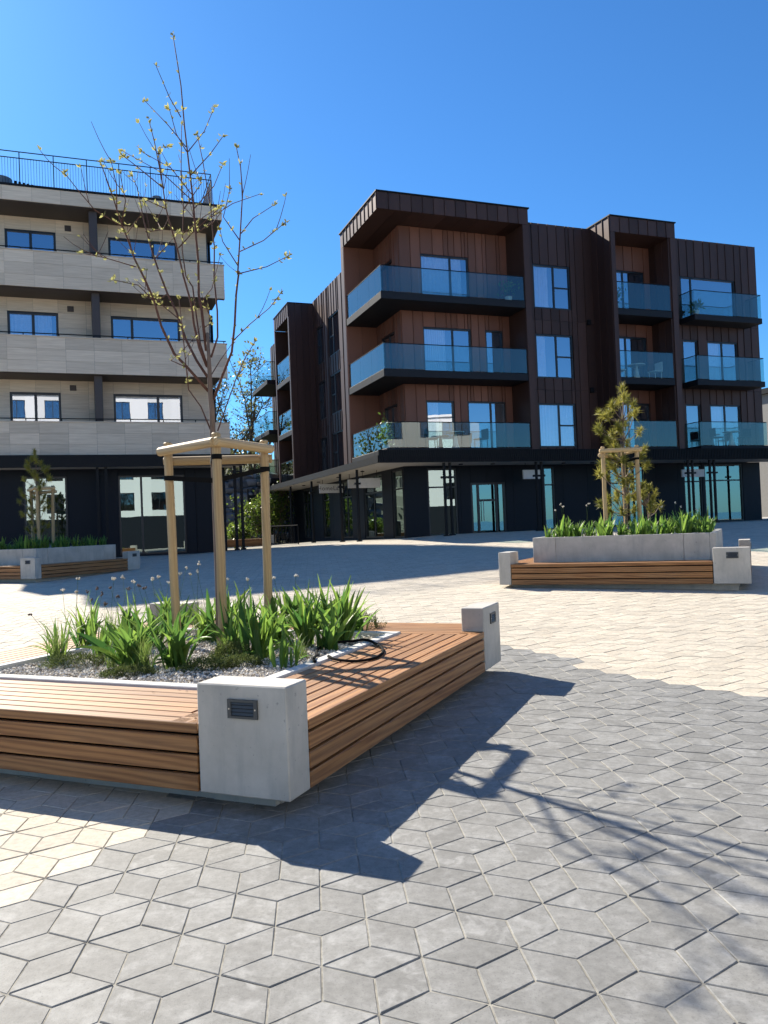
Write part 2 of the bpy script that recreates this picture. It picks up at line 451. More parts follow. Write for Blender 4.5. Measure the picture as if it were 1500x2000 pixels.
def window(parent, ax, plane, u0, u1, z0, z1, mull=(), trans=(), curtain=0, fw=.065, deep=.26, glass=None, back=True, name='window'):
    """mull: positions 0..1; trans: (bay index, height 0..1)"""
    W, H = u1 - u0, z1 - z0; g = .004
    m = MB(); y0, y1 = .03, deep
    m.box((-W / 2 + g, y0, -H / 2 + g), (-W / 2 + fw, y1, H / 2 - g)); m.box((W / 2 - fw, y0, -H / 2 + g), (W / 2 - g, y1, H / 2 - g))
    m.box((-W / 2 + fw, y0, H / 2 - fw), (W / 2 - fw, y1, H / 2 - g)); m.box((-W / 2 + fw, y0, -H / 2 + g), (W / 2 - fw, y1, -H / 2 + fw))
    xs = [-W / 2 + fw] + [-W / 2 + W * q for q in mull] + [W / 2 - fw]
    for q in xs[1:-1]: m.box((q - fw * .6, y0 + .03, -H / 2 + fw), (q + fw * .6, y0 + .12, H / 2 - fw))
    panes = []
    for i, (a, b) in enumerate(zip(xs, xs[1:])):
        a += 0 if i == 0 else fw * .6; b -= 0 if i == len(xs) - 2 else fw * .6
        zs = [-H / 2 + fw] + sorted(-H / 2 + H * tz for (bi, tz) in trans if bi == i) + [H / 2 - fw]
        for q in zs[1:-1]: m.box((a, y0 + .035, q - fw * .5), (b, y0 + .115, q + fw * .5))
        for j, (p, q) in enumerate(zip(zs, zs[1:])):
            panes.append((a, b, p + (fw * .5 if j else 0), q - (fw * .5 if j < len(zs) - 2 else 0)))
    f = place(m.build(name, M_FRAME, parent), ax, (u0 + u1) / 2, plane, (z0 + z1) / 2)
    for (a, b, p, q) in panes:
        box('pane', glass or M_PANE, f, (a + .001, y0 + .065, p + .001), (b - .001, y0 + .085, q - .001))
    if curtain:
        c = MB(); n = 36
        for (ca, cb) in ([(-W / 2 + fw, -W / 2 + fw + (W - 2 * fw) * min(curtain, 1))]):
            pts = [(ca + (cb - ca) * i / n, y1 - .04 + .022 * math.sin(i * 1.9 + u0) + .008 * math.sin(i * .7)) for i in range(n + 1)]
            for (xa, ya), (xb, yb) in zip(pts, pts[1:]): c.face([(xa, ya, -H / 2 + fw), (xb, yb, -H / 2 + fw), (xb, yb, H / 2 - fw), (xa, ya, H / 2 - fw)])
        c.build('curtain', M_CURT, f)
    return f
def glass_run(parent, pts, z0, z1, rail=True, seg=1.5):
    """balustrade of separate glass sheets along a polyline of (x, y); each sheet its own part"""
    for (x0, y0), (x1, y1) in zip(pts, pts[1:]):
        L = math.hypot(x1 - x0, y1 - y0); n = max(1, round(L / seg)); an = math.atan2(y1 - y0, x1 - x0)
        for i in range(n):
            ta, tb = i / n, (i + 1) / n; cx, cy = x0 + (x1 - x0) * (ta + tb) / 2, y0 + (y1 - y0) * (ta + tb) / 2
            l = L / n - .012; key = ('glass', round(l, 3), round(z1 - z0, 3))
            if key not in _bc: _bc[key] = MB().box((-l / 2, -.009, -(z1 - z0) / 2), (l / 2, .009, (z1 - z0) / 2)).mesh('glass_panel', M_BALG)
            link('glass_panel', _bc[key], parent, (cx, cy, (z0 + z1) / 2), (0, 0, an))
        if rail:
            m = MB().box((0.012, -.018, 0), (L - .012, .018, .03)); m.build('handrail', M_STEEL, parent, (x0, y0, z1 + .003), (0, 0, an))

# ================================================================== the bronze building
PH = R(20.6)
e1 = np.array([math.cos(PH), math.sin(PH), 0]); e2 = np.array([-math.sin(PH), math.cos(PH), 0])
QB = np.array([.21, 31.0, 0])
B1 = empty('apartment_building', QB, PH)
tag(B1, 'four-storey bronze metal-clad apartment building with glass balconies and dark ground floor', 'building')
SI = 1.45                                   # set-back of the main walls
FL = [4.56, 7.70, 10.80]; TOPS = [6.72, 9.85, 12.97]; RF = 14.80
# cores
box('core', M_DARK, B1, (SI + .3, SI + .3, 4.2), (20.7, 4.9, RF - .25))
box('core', M_DARK, B1, (SI + .3, 4.902, 4.2), (20.7, 26, 14.3))
box('roof', M_STEEL, B1, (SI + .04, SI + .04, RF - .249), (20.93, 4.92, RF - .02))
box('roof', M_STEEL, B1, (SI + .04, 4.922, 14.302), (20.93, 26.2, 14.56))
box('ground_floor_core', M_DARK, B1, (1.75, 1.95, .3), (20.3, 26, 4.198))
# front walls: A back wall, B, C back wall, D on one plane
ops = []
winA = [(2.40, 4.70, 2), (2.40, 4.68, 1), (5.37, 6.25, 1), (2.42, 3.73, 0), (4.37, 6.22, 0)]
for u0, u1, k in winA: ops.append((u0, u1, FL[k] + .02, TOPS[k]))
Bz = [(4.72, 6.70), (7.84, 9.82), (10.98, 12.97)]
for z0, z1 in Bz: ops.append((7.89, 9.85, z0, z1))
for k in range(3): ops.append((11.95, 13.97, FL[k] + .02, TOPS[k] + .06))
ops.append((16.13, 19.52, 10.85, 13.02))
for k in (0, 1): ops += [(16.10, 17.03, FL[k] + .02, TOPS[k] + .07), (17.6, 19.53, FL[k] + .02, TOPS[k] + .07)]
for k in range(3):
    wall(B1, 'r', SI, SI, 6.58, FL[k] if k else 4.2, FL[k + 1] - .3 if k < 2 else 14.08, ops, mat=M_CLAD_RED)
    wall(B1, 'r', SI, 11.30, 14.35, FL[k] if k else 4.2, FL[k + 1] - .3 if k < 2 else 14.2, ops, mat=M_CLAD_RED)
wall(B1, 'r', SI, 6.872, 11.058, 4.2, 14.83, ops, rows=(7.3, 10.45))
wall(B1, 'r', SI, 14.652, 20.9, 4.2, 14.86, ops, rows=(7.5, 10.7))
i_ = 0
for u0, u1, k in winA:
    wide = u1 - u0 > 1.5
    window(B1, 'r', SI, u0, u1, FL[k] + .02, TOPS[k], mull=(.62,) if wide else (), curtain=(.9 if k == 2 else .5 if i_ % 2 else 0)); i_ += 1
for j, (z0, z1) in enumerate(Bz): window(B1, 'r', SI, 7.89, 9.85, z0, z1, mull=(.56,), trans=((1, .5),), curtain=(1, .3, .45)[j])
for k in range(3): window(B1, 'r', SI, 11.95, 13.97, FL[k] + .02, TOPS[k] + .06, mull=(.42,), curtain=.5)
window(B1, 'r', SI, 16.13, 19.52, 10.85, 13.02, mull=(.2,))
for k in (0, 1):
    window(B1, 'r', SI, 16.10, 17.03, FL[k] + .02, TOPS[k] + .07)
    window(B1, 'r', SI, 17.6, 19.53, FL[k] + .02, TOPS[k] + .07, mull=(.5,), curtain=.45)
for z in (10.45, 7.33): box('wall_lamp', M_STEEL, B1, (10.62, SI - .14, z - .12), (10.80, SI - .031, z + .12), .01)
# box A (roof frame over the corner loggia)
box('loggia_roof', M_CLADB, B1, (.055, .055, 14.14), (6.815, 4.80, 14.72))
wall(B1, 'r', 0, 0.0, 6.87, 14.08, 14.76, name='fascia_panel'); wall(B1, 's', 0, .052, 4.85, 14.08, 14.76, name='fascia_panel')
n = 9
for i in range(n):                            # soffit boards
    box('soffit_panel', M_CLAD, B1, (.06 + i * 6.75 / n, .06, 14.085), (.06 + (i + 1) * 6.75 / n - .012, 4.80, 14.135))
box('coping', M_STEEL, B1, (-.05, -.05, 14.762), (6.92, 4.9, 14.81))
box('loggia_jamb', M_CLAD, B1, (6.58, 0.052, 4.2), (6.869, SI - .002, 14.08)); panel(B1, 'r', 0, 6.58, 6.87, 4.2, 14.08, M_CLAD, False)
wall(B1, 's', SI, SI + .052, 4.448, 4.2, 14.08, [(2.3, 3.9, FL[k] + .02, TOPS[k]) for k in range(3)], mat=M_CLAD_RED)
for k in range(3): window(B1, 's', SI, 2.3, 3.9, FL[k] + .02, TOPS[k], mull=(.5,))
for k in range(3): wall(B1, 'r', 4.45, .005, SI, FL[k] if k else 4.2, FL[k + 1] - .3 if k < 2 else 14.08, rib=False, pw=.73, mat=M_CLAD_RED)
box('loggia_jamb', M_CLAD, B1, (.0, 4.502, 4.2), (SI + .3, 4.85, 14.079))
for k in range(3):
    zt = FL[k]
    m = MB().box((.02, .02, zt - .30), (6.578, SI - .01, zt), .01).box((.02, SI - .009, zt - .3), (SI - .01, 4.448, zt), .01)
    m.build('balcony_slab', M_SLAB, B1)
    glass_run(B1, [(.08, 4.44), (.08, .08), (6.57, .08)], zt + .03, zt + 1.03, seg=1.62)
# box C
wall(B1, 'r', 0, 11.06, 14.65, 14.2, 14.9, name='fascia_panel')
box('loggia_roof', M_CLADB, B1, (11.115, .055, 14.25), (14.595, 4.0, 14.87))
box('soffit_panel', M_CLAD, B1, (11.3, .06, 14.202), (14.35, SI, 14.247))
box('coping', M_STEEL, B1, (11.02, -.05, 14.902), (14.69, 4.0, 14.95))
wall(B1, 's', 11.06, .052, SI + .05, 4.2, 14.9); box('loggia_jamb', M_CLAD, B1, (11.112, .052, 4.2), (11.30, SI - .002, 14.2)); panel(B1, 'r', 0, 11.06, 11.30, 4.2, 14.2, M_CLAD, False)
box('loggia_jamb', M_CLAD, B1, (14.35, .052, 4.2), (14.65, SI - .002, 14.2)); panel(B1, 'r', 0, 14.35, 14.65, 4.2, 14.2, M_CLAD, False)
for k in range(3):
    wall(B1, 's', 14.30, .06, SI - .01, FL[k] if k else 4.2, FL[k + 1] - .32 if k < 2 else 14.2)
    box('balcony_slab', M_SLAB, B1, (11.302, .02, FL[k] - .3), (14.298, SI - .01, FL[k]), .01)
    glass_run(B1, [(11.31, .08), (14.29, .08)], FL[k] + .04, FL[k] + 1.18, seg=3)
# D balconies
for k in range(3):
    zt = FL[k] + .1
    box('balcony_slab', M_SLAB, B1, (15.95, .40, zt - .27), (20.1, SI - .035, zt), .01)
    glass_run(B1, [(15.97, SI - .04), (15.97, .43), (20.08, .43), (20.08, SI - .04)], zt + .03, zt + 1.12, seg=2.06)
box('corner_trim', M_CLAD, B1, (20.9, SI, 4.2), (20.94, 4.9, 14.86))
# left side: F wall, box E, G wall
wF = [(9.98, 11.95, 10.75, 12.9), (10.05, 11.95, 7.6, 9.75), (10.05, 11.95, 4.5, 6.6), (12.9, 14.2, 10.75, 12.9), (12.9, 14.2, 7.6, 9.75), (12.9, 14.2, 4.5, 6.6)]
wall(B1, 's', SI, 4.852, 14.868, 4.2, 14.60, wF, rows=(7.2, 10.3), pw=.46)
for q in wF: window(B1, 's', SI, *q, mull=(.35,), trans=((0, .5),))
for r_, z in ((6.0, 13.4), (5.6, 10.1), (5.6, 7.0)): box('wall_lamp', M_STEEL, B1, (SI - .14, r_, z - .12), (SI - .031, r_ + .18, z + .12), .01)
wall(B1, 'r', 14.87, 0.002, SI + .1, 4.2, 14.48, rib=False, pw=.4)
box('loggia_roof', M_CLADB, B1, (.055, 14.925, 13.75), (SI + .2, 18.55, 14.44)); wall(B1, 's', 0, 14.922, 18.6, 13.7, 14.48, name='fascia_panel', pw=.46)
box('coping', M_STEEL, B1, (-.04, 14.84, 14.482), (SI + .2, 18.65, 14.52))
box('loggia_jamb', M_CLAD, B1, (.0, 14.922, 4.2), (SI, 15.1, 13.7)); box('loggia_jamb', M_CLAD, B1, (.0, 18.4, 4.2), (SI, 18.6, 13.7))
for z in (10.34, 7.22, 4.3):
    box('balcony_slab', M_SLAB, B1, (.01, 15.102, z - .28), (SI - .02, 18.398, z), .01); glass_run(B1, [(.06, 18.39), (.06, 15.11)], z + .03, z + 1.2, seg=1.65)
wall(B1, 's', SI, 15.1, 26.2, 4.2, 14.5, [(16, 17.8, z, z + 2.2) for z in (10.36, 7.24, 4.32)], rows=(7.2, 10.3), pw=.6)
for z in (10.36, 7.24, 4.32): window(B1, 's', SI, 16, 17.8, z, z + 2.2, mull=(.5,))
for z in (11.1, 7.9, 4.8):
    box('balcony_slab', M_SLAB, B1, (-.15, 20.4, z - .28), (SI - .035, 25.2, z), .01)
    glass_run(B1, [(SI - .04, 20.43), (-.12, 20.43), (-.12, 25.17), (SI - .04, 25.17)], z + .03, z + 1.15, seg=1.6)
wall(B1, 'r', 26.2, SI, 2.2, 4.2, 14.5, rib=False)
# canopy over the ground floor
CT, CBm = 4.17, 3.95
m = MB().box((-.55, -.5, CBm), (21.2, 1.5, CT - .002)).box((-.55, 1.502, CBm), (1.3, 27.5, CT - .002)); m.build('canopy', M_SOFFIT, B1)
m = MB().box((-.60, -.55, CBm - .02), (21.25, -.502, CT + .05)).box((-.60, -.50, CBm - .02), (-.552, 27.55, CT + .05)).box((-.55, -.5, CT), (21.2, 1.44, CT + .03)).box((-.55, 1.44, CT), (1.44, 27.5, CT + .03))
m.build('canopy_edge', M_STEEL, B1)
m = MB()
for i in range(240): m.box((-.55 + i * .09, -.585, CBm - .01), (-.51 + i * .09, -.551, CT + .26))
m.box((-.56, -.548, CT + .051), (21.2, -.52, CT + .26)); tag(m.build('canopy_ribs', M_STEEL, B1), kind='stuff')
for (x, y) in ((2.30, -.3), (2.56, -.3), (6.55, -.3), (6.80, -.3), (10.9, -.3), (11.15, -.3), (14.5, -.3), (14.75, -.3), (15.75, -.3), (16.0, -.3), (20.6, -.3), (-.3, 2.9), (-.3, 5.3), (-.3, 10.2), (-.3, 14.7), (-.3, 19.8), (-.3, 24.6)):
    wx = QB + e1 * x + e2 * y; g = gh(wx[0], wx[1])
    m = MB().tube([(0, 0, g - .02), (0, 0, CBm - .021)], .06, 10).box((-.1, -.1, g - .01), (.1, .1, g + .05)).box((-.13, -.09, 3.3), (.13, .09, 3.38))
    m.build('canopy_post', M_STEEL, B1, (x, y, 0))
for x in (3.5, 5.0, 8.5, 10.0, 13): m = MB().tube([(0, 0, CBm - .04), (0, 0, CBm - .001)], .09, 12); m.build('canopy_light', M_STEEL, B1, (x, .6, 0))
for y in (3.9, 7.5, 11.0, 14.0): m = MB().tube([(0, 0, CBm - .04), (0, 0, CBm - .001)], .09, 12); m.build('canopy_light', M_STEEL, B1, (.3, y, 0))
# ground floor
g0 = .55
gops = [(2.38, 3.75, .95, 3.86), (4.4, 6.1, .95, 3.2), (8.05, 8.62, .95, 3.86), (11.6, 13.6, .95, 3.86), (15.9, 17.0, .95, 3.86), (17.15, 19.55, 1.05, 3.86)]
wall(B1, 'r', 1.55, 1.32, 20.68, g0, 3.949, gops, pw=1.3, mat=M_NAVY, rib=False, name='dark_wall_panel')
wall(B1, 's', 1.30, 1.552, 26, g0, 3.949, [(u, u + w_, .95, 3.86) for u, w_ in ((1.75, 1.2), (4.2, 2.5), (8.6, 1.7), (12.5, 1.3), (16.5, 1.6), (20.5, 1.6))], pw=1.3, mat=M_NAVY, rib=False, name='dark_wall_panel')
for u, w_ in ((1.75, 1.2), (4.2, 2.5), (8.6, 1.7), (12.5, 1.3), (16.5, 1.6), (20.5, 1.6)):
    window(B1, 's', 1.30, u, u + w_, .95, 3.86, mull=(.5,) if w_ > 1.5 else (), trans=((0, .72), (1, .72)), glass=M_SHOP, name='shop_window')
for j, q in enumerate(gops):
    if j == 1:
        d = window(B1, 'r', 1.55, *q, mull=(.22, .74), trans=((1, .66),), glass=M_SHOP, fw=.09, name='shop_door')
        MB().tube([(-.28, -.02, -.55), (-.28, -.02, .35)], .018, 8).build('door_handle', M_GREYM, d)
    else:
        window(B1, 'r', 1.55, *q, mull=(.3,) if q[1] - q[0] > 2 else (), trans=((0, .72), (1, .72)), glass=M_SHOP, name='shop_window')
box('corner_post', M_NAVY, B1, (1.30, 1.552, g0), (1.318, 1.602, 3.949))
# hanging signs
def sign(u, w_, z0, z1, ax, d, label, text=None):
    m = MB().box((-w_ / 2, -.04, -(z1 - z0) / 2), (w_ / 2, .04, (z1 - z0) / 2), .006)
    P = QB + (e1 * u + e2 * d if ax == 'r' else e1 * d + e2 * u)
    s = empty('hanging_sign', (P[0], P[1], (z0 + z1) / 2), PH + (0 if ax == 'r' else 0))
    m.build('board', M_SIGN, s)
    for q in (-.35, .35):
        MB().tube([(q * w_, 0, (z1 - z0) / 2 - .001), (q * w_, 0, CBm - (z0 + z1) / 2 - .001)], .012, 6).build('hanger', M_STEEL, s)
    if text:
        cu = bpy.data.curves.new('lettering', 'FONT'); cu.body = text; cu.size = .3; cu.align_x = 'CENTER'; cu.align_y = 'CENTER'; cu.extrude = .003; cu.space_character = 1.12
        to = bpy.data.objects.new('lettering', cu); C.objects.link(to); dg = bpy.context.evaluated_depsgraph_get()
        me = bpy.data.meshes.new_from_object(to.evaluated_get(dg)); bpy.data.objects.remove(to)
        me.materials.clear(); me.materials.append(M_INK)
        link('lettering', me, s, (0, -.045, 0), (R(90), 0, 0))
    tag(s, label, 'sign', 'signs hanging under the canopy')
sign(9.6, 1.25, 3.28, 3.74, 's', .55, 'pale hanging sign board with dark lettering under the canopy', 'HomeLand')
sign(5.65, .55, 3.3, 3.7, 's', .45, 'small blank pale square sign under the canopy beside a post')
sign(3.4, .95, 3.18, 3.6, 's', .45, 'blank pale sign board under the canopy nearest the building corner')
sign(6.75, .85, 3.25, 3.64, 'r', .4, 'blank grey sign board hanging beside the shop door')
sign(15.4, 1.3, 3.2, 3.55, 'r', .4, 'blank grey sign board hanging behind paired posts by the big shop window')

# balcony things
def on_b(s_, r_, z): return QB + e1 * s_ + e2 * r_ + np.array([0, 0, z])
def table(s_, r_, z, label):
    t_ = empty('balcony_table', on_b(s_, r_, z), PH); MB().tube([(0, 0, .0), (0, 0, .25), (0, 0, .70)], [.2, .11, .05], 16).build('pedestal', M_FURN, t_, smooth=True)
    MB().tube([(0, 0, .701), (0, 0, .735)], .4, 24).build('table_top', M_FURN, t_); tag(t_, label, 'table')
def chair(s_, r_, z, rz, label, mat=M_STEEL):
    c_ = empty('balcony_chair', on_b(s_, r_, z), PH + rz)
    MB().box((-.24, -.24, .42), (.24, .24, .47), .01).build('seat', mat, c_); MB().box((-.24, .2, .48), (.24, .24, .88), .01).build('backrest', mat, c_)
    for a in (-.2, .2):
        for b in (-.2, .19): MB().tube([(a, b, 0), (a * .95, b * .95, .419)], .018, 6).build('leg', mat, c_)
    tag(c_, label, 'chair', 'chairs on the balconies')
table(12.75, .75, FL[1], 'white table with conical pedestal on the recessed middle balcony')
chair(11.75, .75, FL[1], 1.5, 'pale chair left of the conical table on the recessed middle balcony', M_FURN)
chair(13.8, .75, FL[1], -1.5, 'pale chair right of the conical table on the recessed middle balcony', M_FURN)
table(3.4, .8, FL[0], 'pale round table on the lowest corner balcony')
chair(2.3, .8, FL[0], 1.4, 'dark chair left of the round table on the lowest corner balcony')
chair(4.6, .8, FL[0], -1.4, 'dark chair right of the round table on the lowest corner balcony')
chair(17.4, .9, FL[0] + .1, 1.4, 'dark chair behind the lowest right balcony glass, left of the table', M_STEEL)
chair(19.1, .9, FL[0] + .1, -1.4, 'dark chair behind the lowest right balcony glass, right of the table', M_STEEL)
table(18.3, .9, FL[0] + .1, 'pale table behind the lowest right balcony glass')

# ------------------------------------------------------------------ leaf clouds
def cloud_mesh(name, pts, size, mat, upright=0., seed=1, aspect=.45):
    rg = np.random.default_rng(seed); P = np.asarray(pts); n = len(P)
    a = rg.normal(size=(n, 3)); a[:, 2] += upright; a /= np.linalg.norm(a, axis=1)[:, None]
    b = np.cross(a, rg.normal(size=(n, 3))); b /= np.linalg.norm(b, axis=1)[:, None]
    L = size * rg.uniform(.6, 1.3, n)[:, None]; W = L * aspect
    V = np.stack([P, P + a * L * .5 + b * W * .5, P + a * L, P + a * L * .5 - b * W * .5], 1).reshape(-1, 3)
    me = bpy.data.meshes.new(name); F = (np.arange(n)[:, None] * 4 + np.arange(4)).tolist()
    me.from_pydata(V.tolist(), [], F); me.materials.append(mat)
    at = me.attributes.new('tone', 'FLOAT', 'FACE'); at.data.foreach_set('value', rg.random(n) * .999); me.update()
    return me
def potted(s_, r_, z, label, h=.8):
    p = empty('potted_plant', on_b(s_, r_, z), 0); MB().tube([(0, 0, 0), (0, 0, .3)], [.12, .16], 14).build('pot', M_FURN, p)
    rg = np.random.default_rng(int(s_ * 10)); pts = rg.normal(size=(160, 3)) * (.15, .15, h * .24) + (0, 0, .3 + h * .42)
    link('foliage', cloud_mesh('foliage', pts, .16, M_BUSH, .8), p); tag(p, label, 'plant', 'plants on the balconies')
potted(6.1, .6, FL[2], 'leafy potted plant behind glass at right end of top corner balcony')
potted(11.65, .6, FL[2], 'leafy potted plant behind glass on the recessed top balcony', 1.0)
potted(.6, 1.6, FL[0], 'tall leafy potted plant behind side glass of the lowest corner balcony', 1.1)
potted(16.5, .9, FL[2] + .1, 'small potted plant on the top projecting balcony at right', .5)

# ================================================================== the stone-tiled building
K = 1.2
QL = at_y(440, 600, 31.0 * K); QL = np.array([QL[0], QL[1], 0.])
def zk(z): return 1.5 + (z - 1.5) * K
B2 = empty('stone_building', QL, PH)
tag(B2, 'pale stone-tiled apartment block with long balcony parapets and a roof railing', 'building')
SL = -13.0; WR = 1.8
bands = [(zk(4.55), zk(5.77)), (zk(7.58), zk(8.90)), (zk(10.71), zk(12.03)), (zk(13.84), zk(14.36))]
SW = 1.16
for i, (z0, z1) in enumerate(bands):
    top = i == 3
    box('parapet_core', M_FIN, B2, (SL, .04, z0 + .01), (-.04, .30 if not top else 3.4, z1 - .03))
    rows = [z0 + (z1 - z0) * q / 3 for q in (1, 2)] if not top else []
    wall(B2, 'r', 0, SL, .0, z0, z1, pw=SW, mat=M_TILE, rib=False, rows=rows, name='stone_tile', gap=.0035)
    box('parapet_end', M_TILE, B2, (-.039, .052, z0), (0, .30 if not top else 3.4, z1))
    box('coping', M_STEEL if top else M_TILE, B2, (SL, -.03, z1 + .002), (.03, .34 if not top else 3.4, z1 + (.10 if top else .04)))
    if not top: box('floor_slab', M_FIN, B2, (SL, .302, z0), (-.3, WR + .3, z0 + .32))
    else: pass
    if not top:
        m = MB().box((SL, .15, z1 + .16), (.0, .19, z1 + .20)); 
        for q in range(9): m.box((-.12 - q * 1.45, .15, z1 + .042), (-.08 - q * 1.45, .19, z1 + .16))
        m.build('parapet_rail', M_STEEL, B2)
box('soffit', M_FIN, B2, (SL, .06, bands[3][0] - .03), (-.05, 3.4, bands[3][0] - .002))
ftop = [zk(7.11), zk(10.18), zk(13.32)]
fz = [(bands[0][0] + .32, bands[1][0]), (bands[1][0] + .32, bands[2][0]), (bands[2][0] + .32, bands[3][0] - .031)]
box('core', M_DARK, B2, (SL, WR + .3, .2), (-.7, 3.6, bands[3][1] - .03))
for k, (z0, z1) in enumerate(fz):
    o_ = [(-9.54, -7.4, z0 + .02, ftop[k]), (-5.1, -1.93, z0 + .02, ftop[k])]
    wall(B2, 'r', WR, SL, -.52, z0, z1, o_, pw=1.16, mat=M_TILE, rib=False, rows=(z1 - .62, z1 - 1.3), name='stone_tile', gap=.0035)
    window(B2, 'r', WR, *o_[0], mull=(.5,), fw=.1, curtain=.9 if k == 1 else 0); window(B2, 'r', WR, *o_[1], mull=(.3 if k == 1 else .64,), fw=.1)
    box('fin_wall', M_FIN, B2, (-5.95, .34, z0), (-5.6, WR - .002, z1), .01)
    box('vent_cover', M_FIN, B2, (-7.0, WR - .05, ftop[k] + .1), (-6.72, WR - .004, ftop[k] + .36), .01)
    box('side_wall', M_FIN, B2, (-.519, WR + .004, z0), (-.47, 3.55, z1))
    m = MB().box((-.12, .9, z0 + .3), (-.08, 3.3, z0 + .35)).tube([(-.2, 3.1, z0), (-.2, 3.1, z1)], .07, 8); m.build('rear_downpipe', M_STEEL, B2)
# roof railing and roof equipment
zr = bands[3][1] + .10; zt = zk(15.65)
m = MB()
for r0, r1 in (((SL, .08), (-.45, .08)), ((-.45, .08), (-.45, 3.3))):
    for z in (zt, zt - .28): m.tube([(*r0, z), (*r1, z)], .022, 6)
m.build('railing_rail', M_STEEL, B2)
m = MB(); q = SL
for i in range(110):
    x = -.45 - i * .115
    if x > SL: m.box((x - .007, .073, zr), (x + .007, .087, zt - .28))
for i in range(1, 28): m.box((-.457, .08 + i * .115 - .007, zr), (-.443, .08 + i * .115 + .007, zt - .28))
tag(m.build('railing_balusters', M_STEEL, B2), kind='stuff')
for i in range(10):
    if -.45 - i * 1.38 > SL: MB().box((-.47 - i * 1.38, .06, zr), (-.43 - i * 1.38, .10, zt)).build('railing_post', M_STEEL, B2)
MB().tube([(0, 0, 0), (0, 0, .62)], .5, 20).build('roof_vent', M_GREYM, B2, (-9.6, 1.2, zr))
m = MB()
for i in range(9): m.box((-9.0 + i * .17, .7, zr), (-8.9 + i * .17, 1.5, zr + .42 - i * .025))
m.build('roof_duct', M_STEEL, B2); MB().tube([(0, 0, 0), (0, 0, .34)], .22, 16).build('roof_vent', M_GREYM, B2, (-2.9, .7, zr))
# ground floor with canopy and paired posts
gz0 = .1; WG = .96
go = [(-9.04, -7.25, .62, 4.3), (-5.05, -2.06, .62, 4.3)]
wall(B2, 'r', WG, SL, -.15, gz0, zk(4.50), go, pw=1.45, mat=M_NAVY, rib=True, name='dark_wall_panel')
box('core', M_DARK, B2, (SL, WG + .4, .15), (-.2, 3.6, bands[0][0] - .002))
for q in go: window(B2, 'r', WG, *q, mull=(.34,), trans=((0, .3),) if q[0] < -6 else (), glass=M_SHOP, fw=.08, name='shop_window')
box('side_wall', M_NAVY, B2, (-.2, WG + .052, gz0), (-.15, 3.55, bands[0][0] - .01))
box('canopy', M_SOFFIT, B2, (SL, -.35, 4.62), (.55, WG - .01, 4.72)); box('canopy_edge', M_STEEL, B2, (SL, -.42, 4.60), (.6, -.352, bands[0][0] - .02)); box('canopy_top', M_STEEL, B2, (SL, -.35, 4.722), (.55, WG - .01, bands[0][0] - .025))
for x in (-5.95, -5.6, .12, .42, -11.5):
    wx = QL + e1 * x; g = gh(wx[0], wx[1])
    MB().box((-.06, -.06, g - .03), (.06, .06, 4.599)).box((-.11, -.11, g - .02), (.11, .11, g + .08)).build('canopy_post', M_STEEL, B2, (x, -.15, 0))
box('post_tie', M_STEEL, B2, (.12, -.17, 4.3), (.42, -.13, 4.36)); box('post_tie', M_STEEL, B2, (-5.95, -.17, 4.3), (-5.6, -.13, 4.36))

